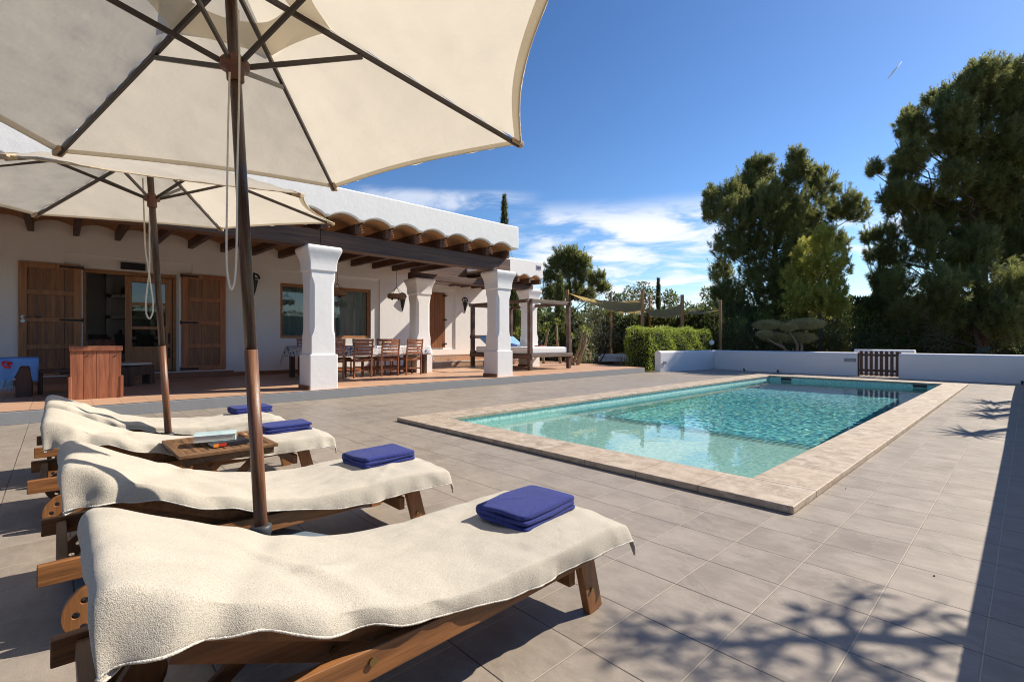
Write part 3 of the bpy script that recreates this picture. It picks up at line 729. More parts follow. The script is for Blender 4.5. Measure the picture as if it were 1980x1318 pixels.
for k,(dx,dy,dz,m_) in enumerate(((-.06,-.07,.10,'fruity'),(.06,-.05,.10,'fruity'),(0,.04,.11,'fruito'),(.05,.10,.10,'fruito'),(-.05,.09,.10,'fruito'))):
    f_ = MB().lathe([(.002,-.045),(.025,-.038),(.042,-.015),(.045,.0),(.040,.02),(.022,.038),(.003,.044)],n=12).build('lemon' if m_=='fruity' else 'orange', M[m_], smooth=True); f_.location=(-12.20+dx,6.62+dy,ZT+.785+dz-.02)
    tag(f_,('yellow lemon lying in the white bowl on the porch table' if m_=='fruity' else 'orange lying in the white bowl on the porch table'),'fruit','lemons in the white bowl' if m_=='fruity' else 'oranges in the white bowl')
# ------------------------------------------------------------------ club chairs and bench
r = empty('plank_chair',(-10.22,.455,tz(-10.2))); tag(r,'red brown plank armchair seen from behind at the terrace edge','armchair')
b=MB()
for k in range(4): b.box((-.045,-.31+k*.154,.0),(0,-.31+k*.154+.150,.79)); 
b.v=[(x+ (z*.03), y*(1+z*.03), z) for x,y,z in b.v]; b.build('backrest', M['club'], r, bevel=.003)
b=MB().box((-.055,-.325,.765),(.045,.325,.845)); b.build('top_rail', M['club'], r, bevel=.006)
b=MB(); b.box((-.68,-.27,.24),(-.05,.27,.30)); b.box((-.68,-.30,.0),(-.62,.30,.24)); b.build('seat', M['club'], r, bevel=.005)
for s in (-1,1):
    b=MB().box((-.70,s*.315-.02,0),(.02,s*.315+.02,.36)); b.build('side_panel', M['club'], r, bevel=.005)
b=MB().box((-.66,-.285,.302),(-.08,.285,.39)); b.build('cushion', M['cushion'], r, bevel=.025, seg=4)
for y,z in ((-.10,.70),(.24,.69)):
    b=MB(); b.lathe([(.012,0),(.012,.012)],(0,0,0),10,Matrix.Rotation(R_(90),4,'Y')); b.v=[(x+z*.03,yy+y,zz+z) for x,yy,zz in b.v]; b.build('bolt', M['brass'], r)
r = empty('plank_chair',(-13.02,.84,tz(-12.7)), R_(-138)); tag(r,'dark plank armchair with cream seat pad near the glazed door','armchair')
b=MB()
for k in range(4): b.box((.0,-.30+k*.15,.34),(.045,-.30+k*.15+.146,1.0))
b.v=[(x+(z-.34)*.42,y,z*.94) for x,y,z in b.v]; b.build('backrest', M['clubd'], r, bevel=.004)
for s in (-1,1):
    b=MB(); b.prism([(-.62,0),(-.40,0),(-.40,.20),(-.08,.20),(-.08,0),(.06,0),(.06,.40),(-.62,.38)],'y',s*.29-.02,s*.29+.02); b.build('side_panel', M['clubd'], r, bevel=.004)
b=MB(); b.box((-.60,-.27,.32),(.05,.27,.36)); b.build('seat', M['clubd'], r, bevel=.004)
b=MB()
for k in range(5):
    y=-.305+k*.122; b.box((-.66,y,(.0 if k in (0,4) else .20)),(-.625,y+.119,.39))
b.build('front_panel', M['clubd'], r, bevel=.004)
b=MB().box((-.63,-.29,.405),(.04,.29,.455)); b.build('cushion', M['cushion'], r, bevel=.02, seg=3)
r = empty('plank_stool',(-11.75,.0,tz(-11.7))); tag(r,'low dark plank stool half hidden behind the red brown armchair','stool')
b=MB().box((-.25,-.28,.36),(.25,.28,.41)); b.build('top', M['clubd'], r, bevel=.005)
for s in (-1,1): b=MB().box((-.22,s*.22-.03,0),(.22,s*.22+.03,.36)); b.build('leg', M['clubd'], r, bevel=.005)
r = empty('plank_bench',(-11.30,-.95,tz(-11.3))); tag(r,'dark heavy plank bench at the left edge of the porch under a blue shawl','bench')
b=MB(); b.box((-.42,-.95,.56),(.06,.58,.62)); b.box((-.42,-.9,.30),(-.36,.55,.56)); b.build('top', M['clubd'], r, bevel=.006)
for y in (-.72,.47):
    b=MB(); b.prism([(y-.02,0),(y+.17,0),(y+.17,.40),(y+.08,.56),(y-.02,.46)],'x',-.40,.04); b.build('leg', M['clubd'], r, bevel=.005)
def shawl():
    def f(u,v):
        y=-1.05+1.76*v; L=.36
        if v>.82: L=.36-.24*min(1,(v-.82)/.06)
        if v>.95: L=.12+.26*min(1,(v-.95)/.025)
        if u<.45: x=-.36+.40*u/.45; z=.634; 
        else:
            d=(u-.45)/.55*L; x=.062+.045*math.sin(v*34+1)*min(1,d*6)+.035*min(1,d*8); z=.628-d
            y+=.02*math.sin(v*31)*d*4
        if u<.45: x+=.0; z+=.010*abs(math.sin(v*13+u*7))
        if v>.86: y+=(v-.86)*.1*(1 if u>.45 else 0)
        return (x, y, z)
    return MB().grid(f,34,90)
o = shawl().build('shawl', M['shawl'], solid=.008, smooth=True); o.location=(-11.30,-.95,tz(-11.3)); tag(o,'bright blue fringed shawl with red embroidery draped over the plank bench','shawl')
b=MB()
for k in range(60):
    v=.40+k/59*.43; y=-1.05+1.76*v; x=.10+.045*math.sin(v*34+1); z0=.270
    b.tube([(x,y,z0+.03),(x+.008*math.sin(k),y+.006,z0-.06),(x+.01*math.cos(k*2),y+.012,z0-.16-.02*math.sin(k*3))],[.006,.005,.003],4)
b.build('fringe', M['fringe'], o)
b=MB()
for k in range(26):
    a=random.random()*6.28; rr=random.random()**.5*.06
    y=.36+rr*math.cos(a); z=.54+rr*math.sin(a); b.lathe([(.016,0),(.01,.006)],(0,0,0),6,Matrix.Rotation(R_(90),4,'Y')); 
    n=12; b.v[-n:]=[(x_+.118,y_+y,z_+z) for x_,y_,z_ in b.v[-n:]]
b.build('embroidery', M['redth'], o)
# ------------------------------------------------------------------ daybed
r = empty('daybed',(-12.0,11.6,tz(-12))); tag(r,'dark timber four-poster daybed with white mattress on the terrace','daybed')
HX=1.42; HY=.92; PH=2.22
for sx in (-1,1):
    for sy in (-1,1):
        b=MB().box((sx*HX-.06,sy*HY-.06,0),(sx*HX+.06,sy*HY+.06,PH-.115)); b.build('post', M['beamz'], r, bevel=.006)
for sy in (-1,1): b=MB().box((-HX-.1,sy*HY-.035,PH-.11),(HX+.1,sy*HY+.035,PH-.005)); b.build('top_rail', M['beamx'], r, bevel=.005)
for sx in (-1,1): b=MB().box((sx*HX-.045,-HY-.14,PH-.115),(sx*HX+.045,HY+.14,PH+.0)); b.build('top_rail', M['beamw'], r, bevel=.005)
b=MB(); b.box((HX+.061,-HY-.02,.40),(HX+.10,HY+.10,.52)); b.build('side_rail', M['beamw'], r, bevel=.005)
b=MB(); b.box((-HX-.06,-HY-.09,.36),(HX+.06,-HY-.062,.48)); b.box((-HX-.06,HY+.062,.36),(HX+.06,HY+.09,.48)); b.box((-HX+.06,-HY+.06,.44),(HX-.06,HY-.06,.49)); b.build('platform', M['beamx'], r, bevel=.005)
b=MB(); b.box((-HX-.10,-HY-.05,1.0),(-HX-.062,HY+.05,1.12)); b.box((-HX-.10,-HY-.05,.45),(-HX-.062,HY+.05,.57)); b.build('headboard', M['beamx'], r, bevel=.005)
b=MB().box((-HX+.08,-HY+.07,.495),(HX+.02,HY-.07,.72)); mt=b.build('mattress', M['mattress'], r, bevel=.05, seg=4)
b=MB().box((-.05,-.40,0),(.05,.40,.62)); bc=b.build('back_cushion', M['bluecush'], bevel=.045, seg=4); bc.location=(-12.75,11.25,tz(-12)+.73); bc.rotation_euler=(0,R_(-58),0)
bc.name='cushion'; tag(bc,'pale blue sloping back cushion on the daybed mattress nearest the post','cushion','pale blue cushions on the daybed')
c2=bc.copy(); COL.objects.link(c2); c2.location=(-12.75,12.1,tz(-12)+.73); tag(c2,'pale blue sloping back cushion on the far side of the daybed mattress')
b=MB().box((-.30,-.16,0),(.05,.16,.06)); o=b.build('folded_towel', M['terryblue'], bevel=.02); o.location=(-12.0,11.3,tz(-12)+.725); tag(o,'navy towel folded on the daybed in front of the blue cushions','towel')
o=MB().lathe([(.05,0),(.07,.05),(.08,.16),(.075,.19),(.05,.19)],n=14).build('ice_bucket', M['black'], smooth=True); o.location=(-11.5,12.1,tz(-12)+.72); tag(o,'small black bucket standing on the daybed mattress','bucket')
b=MB().box((-.12,-.16,0),(.12,.16,.03)); o=b.build('tray', plain('red_tray',(.30,.05,.03),.5), bevel=.008); o.location=(-11.35,11.95,tz(-12)+.722); tag(o,'small red tray on the daybed mattress beside the black bucket','tray')
# ------------------------------------------------------------------ sun loungers
def holed_disc(name,R0,th_,m,parent,loc_,w_):
    cu=bpy.data.curves.new(name,'CURVE'); cu.dimensions='2D'; cu.fill_mode='BOTH'; cu.extrude=w_/2; cu.bevel_depth=.002
    def ring(cx,cy,rr,n):
        sp=cu.splines.new('POLY'); sp.points.add(n-1); sp.use_cyclic_u=True
        for k in range(n): sp.points[k].co=(cx+rr*math.cos(2*math.pi*k/n),cy+rr*math.sin(2*math.pi*k/n),0,1)
    ring(0,0,R0,56)
    for k in range(7): ring(.062*math.cos(k*2*math.pi/7+.2),.062*math.sin(k*2*math.pi/7+.2),.0135,16)
    tmp=bpy.data.objects.new('t',cu); COL.objects.link(tmp); bpy.context.view_layer.update()
    me=bpy.data.meshes.new_from_object(tmp.evaluated_get(bpy.context.evaluated_depsgraph_get())); bpy.data.objects.remove(tmp); bpy.data.curves.remove(cu)
    me.transform(Matrix.Translation(loc_)@Matrix.Rotation(R_(90),4,'Y')); me.materials.clear(); me.materials.append(m); me.name=name
    o=bpy.data.objects.new(name,me); return link(o,parent)
def make_lounger():
    r = empty('sun_lounger',(0,0,0)); hx=.31
    for s in (1,-1):
        poly=[(0,.225),(0,.300),(.35,.306),(.8,.298),(1.3,.300),(1.70,.306),(1.795,.300),(1.785,.252),(1.55,.238),(1.1,.224),(.6,.216),(.2,.220)]
        b=MB().prism(poly,'x',s*hx-.017,s*hx+.017); b.build('side_rail', M['teak'], r, bevel=.004)
    for s in (1,-1):
        b=MB().bar((s*(hx-.037),1.555,.30),(s*(hx-.037),1.635,0.0),.036,.085,(0,1,0)); lg=b.build('leg', M['teakz'], r, bevel=.004)
        b=MB().lathe([(.008,0),(.008,.006)],(0,0,0),10,Matrix.Rotation(R_(90),4,'Y')); b.v=[(x+s*(hx-.0185),y+1.60,z+.10) for x,y,z in b.v]; b.build('bolt', M['brass'], lg)
    b=MB().box((-hx+.05,1.50,.13),(hx-.05,1.535,.20)); b.build('stretcher', M['teakx'], r, bevel=.003)
    b=MB().box((-hx+.018,.05,.235),(hx-.018,.085,.285)); b.build('handle_bar', M['teakx'], r, bevel=.004)
    b=MB()
    for k in range(15):
        y=.80+k*.0655; b.box((-hx+.018,y,.280+.0*k),(hx-.018,y+.052,.300))
    b.build('seat', M['teakx'], r, bevel=.003)
    b=MB(); p0=np.array((.80,.250)); p1=np.array((.075,.555)); d=(p1-p0)/np.linalg.norm(p1-p0); n=np.array((-d[1],d[0]))*-1
    for s in (1,-1): b.bar((s*(hx-.045),p0[0],p0[1]),(s*(hx-.045),p1[0],p1[1]),.03,.05)
    for k in range(11):
        q=p0+d*(.04+k*.073); b.bar((-hx+.03,q[0],q[1]+.028),(hx-.03,q[0],q[1]+.028),.055,.016,(0,-d[1],d[0]))
    b.build('backrest', M['teakx'], r, bevel=.002)
    for s in (1,-1):
        b=MB().bar((s*.235,.20,.445),(s*.235,.72,.215),.028,.062); st=b.build('prop', M['teak'], r, bevel=.003)
        b=MB().lathe([(.011,0),(.011,.006)],(0,0,0),10,Matrix.Rotation(R_(90),4,'Y')); b.v=[(x+s*.25,y+.55,z+.292) for x,y,z in b.v]; b.build('bolt', M['brass'], st)
        b=MB().bar((s*.20,.62,.25),(s*.20,.34,.03),.024,.05); b.build('brace', M['teak'], r, bevel=.003)
        b=MB().bar((s*.272,.30,.30),(s*.272,.15,.06),.034,.10,(0,1,0)); b.build('leg', M['teakz'], r, bevel=.004)
    b=MB().lathe([(.011,0),(.011,.006)],(0,0,0),12,Matrix.Rotation(R_(90),4,'Y')); b.v=[(x+hx+.017,y+.62,z+.268) for x,y,z in b.v]
    n0=[(x,y+.36,z-.0) for x,y,z in b.v]; b.build('bolt', M['brass'], r)
    b=MB().tube([(-hx-.05,.165,.10),(hx+.05,.165,.10)],.012,8); b.build('axle', M['steel'], r)
    for s in (1,-1):
        wh=holed_disc('wheel',.10,.035,M['teakz'],r,(s*(hx+.036),.165,.10),.026)
        b=MB().lathe([(.011,0),(.011,.038)],(0,0,0),12,Matrix.Rotation(R_(90),4,'Y')); b.v=[(x+s*(hx+.037)-.017,y+.165,z+.10) for x,y,z in b.v]; b.build('hub', M['steel'], wh)
    return r
LX=[-1.51,-2.755,-4.275,-5.45]; LY=[-.015,-.055,-.13,-.13]
llab=['sun lounger nearest the camera, standing right of the big umbrella pole','second sun lounger from the camera, between the big umbrella pole and the slatted side table',
      'sun lounger between the slatted side table and the smaller umbrella pole','farthest sun lounger, beside the terrace edge beyond the smaller umbrella pole']
L0=make_lounger()
for k in range(4):
    o=L0 if k==0 else copy_tree(L0)
    o.location=(LX[k],LY[k],0); tag(o,llab[k],'sun lounger','wooden sun loungers under cream towels')
PY=[0,.09,.14,.23,.35,.49,.69,.9,1.1,1.5,1.7,1.785]; PZ=[.62,.645,.632,.582,.522,.452,.392,.352,.338,.347,.345,.325]
HY=[0,.1,.2,.36,.44,.6,.8,1.1,1.3,1.55,1.8]; HZ=[.50,.51,.505,.475,.44,.385,.330,.268,.264,.270,.262]
def towel_mesh(seed, dn=1.0, df=1.0, head=1.0, wr=1.0):
    # path along the length: foot hem, top, head fold, flap
    path=[(1.812,.262),(1.815,.295),(1.80,.325)]
    path+=[(y,float(np.interp(y,PY,PZ))) for y in np.linspace(1.775,.11,66)]
    path+=[(.088,.643),(.070,.634),(.060,.617),(.057,.59)]+[(.055+.045*k/9,.59-.0115*k*head) for k in range(1,10)]
    nv=90; W=.325; D=.34; rc=random.Random(int(seed*100)); CR=[]
    for k in range(26):
        y0_=rc.uniform(.1,1.6); a0=rc.uniform(-.4,.45); ang=rc.gauss(0,.45)+(1.2 if y0_<.5 else 0); ln=rc.uniform(.12,.5); CR.append((y0_,a0,math.cos(ang),math.sin(ang),ln,rc.uniform(-.009,.012)*(1.7 if y0_<.6 else .8),rc.uniform(.012,.035)))
    CR+=[(.30,.27,-.35,.94,.26,-.022,.030),(.22,.30,-.3,.95,.2,.016,.03),(.42,.22,.55,.83,.3,.020,.045),(.50,.30,.6,.8,.25,-.018,.04)]
    vs=[]; nu=len(path)
    for i,(y,z) in enumerate(path):
        flap = max(0, i-70)/ (nu-1-70) if i>70 else 0
        yh=min(max(y,0),1.8); hem=float(np.interp(yh,HY,HZ))
        for j in range(nv):
            v=-1+2*j/(nv-1); s=1 if v>0 else -1; dd=dn if s>0 else df
            drop=max(.05,(float(np.interp(yh,PY,PZ))-hem)*dd)
            tot=W+drop; a=abs(v)*tot; x=min(a,W); d=max(0,a-W)
            P=Vector((s*x, y, z))
            # rounding towards the edge
            P.z-=.010*(min(1,a/W))**6
            if d>0:
                t_=d*(1-.8*flap)
                P.x+= s*(.018*(1-math.exp(-t_*30))+.10*t_); P.z-= t_*.97
                if flap>0: P.y+= .35*t_*flap*2; P.x-= s*.05*flap*t_*4
            fold=mn.noise(Vector((y*7+seed*9, s*2.1+seed, .3)))
            k_=min(1,d*9)
            P.x+= s*k_*wr*(.028*fold+.020*mn.noise(Vector((y*17+seed*3, s*5.1, d*6))))
            P.z+= wr*(.45 if d>0 else 1)*(.015*mn.noise(Vector((P.x*5,y*3.2,seed*3.7)))+.0055*mn.noise(Vector((P.x*13,y*9,seed*5.1)))+.005*abs(mn.noise(Vector((P.x*3+y*9,y*2-P.x*7,seed)))))
            if flap>0:
                P.y-= flap*wr*(.012*math.sin(v*7+seed)+.016*mn.noise(Vector((v*5,flap*2,seed))))
                P.z-= flap*.05*math.sin(v*2.3+seed*2)
            disp=0
            for (cy,ca,cdx,cdy,cl,cd,cw) in CR:
                ry=y-cy; ra=(v*tot)-ca; al=ry*cdx+ra*cdy; pe=-ry*cdy+ra*cdx
                if abs(pe)<cw*3 and -cl*.3<al<cl*1.3:
                    wl=1-min(1,max(0,abs(al-cl/2)/(cl*.8)))**2; disp+=cd*wl*math.exp(-(pe/cw)**2)
            disp*=(1-flap)
            if d>0: P.x+=s*disp
            else: P.z+=disp*(.45 if disp<0 else .9)
            # long diagonal crease near the shoulder
            q=(y-.42)*.8+ (s*x)*.35
            P.z-= wr*.010*math.exp(-((q)/.035)**2)
            P.z+= wr*.012*math.exp(-((y-.55-.25*s*x)/.05)**2)*max(0,min(1,a/W))
            vs.append(P)
    fs=[(i*nv+j,(i+1)*nv+j,(i+1)*nv+j+1,i*nv+j+1) for i in range(nu-1) for j in range(nv-1)]
    b=MB(); b.add(vs,fs); b.edge=[vs[i*nv+nv-1] for i in range(nu)]+[vs[(nu-1)*nv+j] for j in range(nv-2,0,-1)]+[vs[i*nv] for i in range(nu-1,-1,-1)]+[vs[j] for j in range(1,nv)]; return b
tl=['cream terry towel covering the nearest sun lounger','cream terry towel covering the second sun lounger, left of the big umbrella pole base',
    'cream terry towel covering the sun lounger behind the slatted side table','cream terry towel covering the farthest sun lounger by the terrace edge']
for k,(sd,a_,b_,h_) in enumerate(((1.3,1.0,1.0,1.0),(4.2,1.15,1.0,.9),(7.9,1.2,1.0,1.0),(2.6,1.2,1.2,.7))):
    tb=towel_mesh(sd,a_,b_,h_); hb=MB().tube([tuple(q) for q in tb.edge],.0036,6); o=tb.build('lounger_towel', M['terry'], smooth=True, solid=.0045, sub=1); o.location=(LX[k],LY[k],.006); hb.build('hem', M['hemc'], o, smooth=True)
    tag(o,tl[k],'towel','cream towels over the sun loungers')
def slab(b,lx,ly,lz,o,e=.22,seed=0,n=26):
    m_=n*2; vs=[]; sg=lambda c_,p: math.copysign(abs(c_)**p,c_)
    for i in range(n+1):
        th=-math.pi/2+math.pi*i/n
        for j in range(m_):
            ph=2*math.pi*j/m_
            x=lx/2*sg(math.cos(th),e)*sg(math.cos(ph),.16); y=ly/2*sg(math.cos(th),e)*sg(math.sin(ph),.16); z=lz/2*sg(math.sin(th),.55)
            q=Vector((x*9+seed,y*9,z*9)); w=mn.noise(q*1.6)*.010; x+=w; y+=w*.7; z+=mn.noise(q+Vector((5,1,0)))*.009
            vs.append((x+o[0],y+o[1],z+o[2]))
    fs=[(i*m_+j,i*m_+(j+1)%m_,(i+1)*m_+(j+1)%m_,(i+1)*m_+j) for i in range(n) for j in range(m_)]
    return b.add(vs,fs)
fl=['navy blue towel folded on the foot of the nearest sun lounger','navy blue towel folded on the foot of the second sun lounger','navy blue towel folded on the lounger behind the slatted side table','navy blue towel folded on the farthest sun lounger, half hidden by the umbrella pole']
for k,(x,y,rz) in enumerate(((-1.505,1.505,7),(-2.80,1.48,4),(-4.30,1.40,-3),(-5.68,1.50,5))):
    b=MB(); slab(b,.270,.375,.024,(0,0,.011),seed=k*3); slab(b,.262,.362,.024,(.004,-.003,.030),seed=k*5+1); slab(b,.266,.368,.028,(-.003,.004,.052),seed=k*7+2)
    n=14; b.tube([(-.120,-.176,.034),(-.124,0,.034),(-.120,.176,.034)],[.026,.029,.026],14)
    o=b.build('folded_towel', M['terryblue'], smooth=True); o.location=(x,y,.355); o.rotation_euler=(0,0,R_(rz)); tag(o,fl[k],'towel','folded navy towels on the sun loungers')
# ------------------------------------------------------------------ parasols
UR,UH,UL,UT,US=1.509,.455,2.675,2.275,.367
def make_parasol():
    r=empty('parasol',(0,0,0)); n6=[(math.cos(k*math.pi/3),math.sin(k*math.pi/3)) for k in range(7)]
    def rp(fr,k,dz=0): return (UR*fr*n6[k][0],UR*fr*n6[k][1],UL-UH*fr+dz)
    b=MB()
    for k in range(6):
        def f(u,v,k=k):
            fr=.155+.845*u; A=Vector(rp(fr,k,.012)); B=Vector(rp(fr,k+1,.012)); P=A.lerp(B,v)
            w=math.sin(math.pi*v); sc=1-.055*w*fr**4; P.x*=sc; P.y*=sc
            P.z-=.030*w*math.sin(math.pi*min(1,u*1.02))*1.0
            P.z+=.012*mn.noise(Vector((P.x*3.1+k,P.y*3.1,2.2)))*w+.006*mn.noise(Vector((P.x*9,P.y*9,k*1.1)))*w+.005*math.sin((v-.5)*70*fr)*math.exp(-((fr-.98)/.10)**2)*(1-w*.5)+.004*math.sin(fr*46+k)*math.exp(-(w/.25)**2)
            if u<.001: P.z-=.02*w
            return P
        b.grid(f,30,26)
    can=b.build('canopy', M['canvas'], r, smooth=True)
    b=MB()
    for k in range(6):
        def f(u,v,k=k):
            fr=.02+.265*u; A=Vector(rp(fr,k,.065-.035*u)); B=Vector(rp(fr,k+1,.065-.035*u)); P=A.lerp(B,v)
            w=math.sin(math.pi*v); sc=1-.10*w*u**3; P.x*=sc; P.y*=sc; P.z-=.02*w*u; return P
        b.grid(f,8,12)
    b.build('vent_cap', M['canvas'], r, smooth=True)
    b=MB()
    for k in range(6):
        A=Vector(rp(.995,k,.012)); B=Vector(rp(.995,k+1,.012)); pts=[]
        for j in range(17):
            v=j/16; P=A.lerp(B,v); w=math.sin(math.pi*v); sc=1-.055*w; pts.append((P.x*sc,P.y*sc,P.z-.002))
        b.tube(pts,.0045,5)
    b.build('hem', plain('tan_binding',(.60,.50,.36),.8), r)
    for k in range(6):
        A=Vector(rp(.995,k,.006)); B=Vector(rp(.995,k+1,.006))
        def f(u,v,A=A,B=B):
            P=A.lerp(B,v); w=math.sin(math.pi*v); sc=(1-.055*w)*(1-.030*u); P.x*=sc; P.y*=sc; P.z+=UH*.030*u-.001; return P
        b=MB().grid(f,2,22)
        b.build('seam_band', M['canvas'], r, smooth=True)
    for k in range(6):
        b=MB().bar(rp(.02,k,-.012),rp(.985,k,-.012),.017,.024); rb=b.build('rib', M['rib'], r, bevel=.002)
        b=MB().bar(rp(.95,k,-.004),rp(1.0,k,-.002),.045,.03); b.build('tip_pocket', M['pocket'], rb, bevel=.005)
        q=rp(US,k,-.03); a=(.045*n6[k][0],.045*n6[k][1],UT+.012)
        b=MB().bar(a,q,.013,.022); b.build('strut', M['rib'], r, bevel=.002)
    b=MB().lathe([(.030,-.06),(.034,-.055),(.034,-.012),(.055,-.008),(.060,.018),(.052,.03),(.033,.032),(.030,.05)],(0,0,UT),18); b.build('runner', M['hub'], r, smooth=True)
    b=MB().lathe([(.028,-.05),(.055,-.045),(.055,-.01),(.028,0)],(0,0,UL),18); b.build('crown_hub', M['hub'], r)
    b=MB().tube([(0,0,1.075),(0,0,UL+.03)],.0235,20); b.build('pole', M['pole'], r, smooth=True)
    b=MB().tube([(0,0,.10),(0,0,1.074)],.0262,20); b.build('pole', M['pole2'], r, smooth=True)
    b=MB().lathe([(.033,.20),(.036,.25),(.036,.285),(.042,.288),(.042,.318),(.036,.322),(.028,.325)],n=20); b.build('collar', M['rubber'], r, smooth=True)
    b=MB().tube([(.027,0,1.14),(.032,0,1.14)],.006,8).tube([(.027,0,2.42),(.034,0,2.42)],.005,8); b.build('pin', M['steel'], r)
    b=MB().box((-.33,-.33,.055),(.33,.33,.17)); b.lathe([(.09,.16),(.06,.20),(.040,.28)],n=20); bs=b.build('base', M['greyplastic'], r, bevel=.04, seg=4)
    for sx in (-1,1):
        for sy in (-1,1):
            b=MB().tube([(sx*.27-.012,sy*.27,.025),(sx*.27+.012,sy*.27,.025)],.024,14).box((sx*.27-.02,sy*.27-.012,.03),(sx*.27+.02,sy*.27+.012,.06)); b.build('caster', M['black'], bs)
    return r
U=make_parasol()
U2=copy_tree(U)
for o,(x,y,ax,ay,ph),lb in ((U,(-2.242,.65,-.03,-.044,3.52),'large cream parasol overhead, its dark pole rising behind the nearest sun lounger'),
                      (U2,(-5.08,.715,.072,-.067,3.646),'smaller looking cream parasol farther back, between the two farthest sun loungers')):
    a=Vector((ax,ay,1)).normalized(); u=Vector((0,1,0)).cross(a).normalized(); v=a.cross(u)
    m_=Matrix(((u.x,v.x,a.x,x),(u.y,v.y,a.y,y),(u.z,v.z,a.z,0),(0,0,0,1))) @ Matrix.Rotation(ph,4,'Z')
    o.matrix_world=m_; o['_m']=0; del o['_m']; tag(o,lb,'parasol','hexagonal cream parasols')
    o.rotation_euler=m_.to_euler(); o.location=m_.translation
    inv=m_.inverted(); t_=2.0 if o is U else 4.2
    def wp(px,py,dt=0): 
        X,Y=at(px,t_+dt); return inv@Vector((X,Y,hz(py,t_+dt)))
    b=MB()
    if o is U: L_=[(444,140),(441,250),(439,380),(438,480),(440,530),(446,558),(452,552),(456,520),(458,450),(459,330),(462,200),(463,110),(461,20)]
    else: L_=[(276,345),(279,430),(281,480),(287,520),(292,555),(296,585),(295,605),(289,616),(283,606),(282,585),(285,555),(289,520),(289,450),(290,360)]
    pts=[wp(px,py,-.03) for px,py in L_]
    sm=[]
    for i in range(len(pts)-1):
        p0=pts[max(i-1,0)];p1=pts[i];p2=pts[i+1];p3=pts[min(i+2,len(pts)-1)]
        for k in range(5):
            t=k/5; sm.append(.5*((2*p1)+(p2-p0)*t+(2*p0-5*p1+4*p2-p3)*t*t+(3*p1-p0-3*p2+p3)*t**3))
    sm.append(pts[-1]); b.tube(sm,.0038 if o is U else .006,7)
    b.build('pull_cord', M['cord'], o, smooth=True)
# ------------------------------------------------------------------ side table, books
t=empty('side_table',(-3.64,.775,0)); tag(t,'small folding slatted wooden side table between two sun loungers','side table')
b=MB(); n=9; W_=.31; D_=.27; z0,z1=.428,.448
b.box((-W_,-D_,z0),(W_,-D_+.045,z1)); b.box((-W_,D_-.045,z0),(W_,D_,z1)); b.box((-W_,-D_+.045,z0),(-W_+.045,D_-.045,z1)); b.box((W_-.045,-D_+.045,z0),(W_,D_-.045,z1)); b.box((-W_+.045,-.018,z0),(W_-.045,.018,z1))
for k in range(13):
    x=-W_+.045+k*.0400+.014; 
    for ya,yb in ((-D_+.045,-.018),(.018,D_-.045)): b.box((x,ya,z0+.003),(x+.015,yb,z1-.003))
for ya,yb in ((-D_+.045,-.018),(.018,D_-.045)):
    for q in (.33,.66):
        y=ya+(yb-ya)*q; b.box((-W_+.045,y-.014,z0+.002),(W_-.045,y+.014,z1-.002))
b.build('tabletop', M['teakold'], t, bevel=.002)
for s in (-1,1): b=MB().box((s*(W_-.02),-D_+.02,.385),(s*(W_-.045),D_-.02,.426)); b.build('apron', M['teakold'], t, bevel=.003)
for s in (-1,1):
    for a_ in (-1,1):
        b=MB().bar((s*(W_-.055-.02*(a_>0)),a_*.20,.41),(s*(W_-.055-.02*(a_>0)),-a_*.22,.0),.022,.045); b.build('leg', M['teak'], t, bevel=.003)
def book(x,y,z,w,d,h,rz,cm,label,name='book',fs_=1):
    r=empty(name,(x,y,z),R_(rz)); tag(r,label,'book')
    b=MB().box((-w/2+.003,-d/2+.004,.003),(w/2-.003,d/2-.004,h-.003)); b.build('pages', M['page'], r, bevel=.001)
    b=MB(); b.box((-w/2,-d/2,0),(w/2,d/2,.0028)); b.box((-w/2,-d/2,h-.0028),(w/2,d/2,h)); b.box((fs_*(w/2-.0028),-d/2,.0028),(fs_*w/2,d/2,h-.0028)); b.build('cover', M[cm], r, bevel=.001); return r
bk=book(-3.52,.80,.449,.135,.205,.026,4,'cover2','dark paperback with red and orange spine under the pale blue book')
b=MB().box((.0677,-.100,.004),(.0692,-.03,.022)); b.build('spine_label', M['coverr'], bk); b=MB().box((.0677,-.1025,.003),(.0700,-.075,.023)); b.build('spine_label', M['covero'], bk)
book(-3.60,.745,.476,.165,.235,.040,-14,'cover1','pale blue hardback lying on top of the dark paperback',fs_=-1)
o=MB().lathe([(.002,-.012),(.02,-.010),(.032,.0),(.03,.01),(.015,.018),(.002,.02)],n=14).build('shell_ornament', M['teakold'], smooth=True); o.location=(-3.70,.93,.462); tag(o,'small brown seashell on the side table behind the books','seashell')
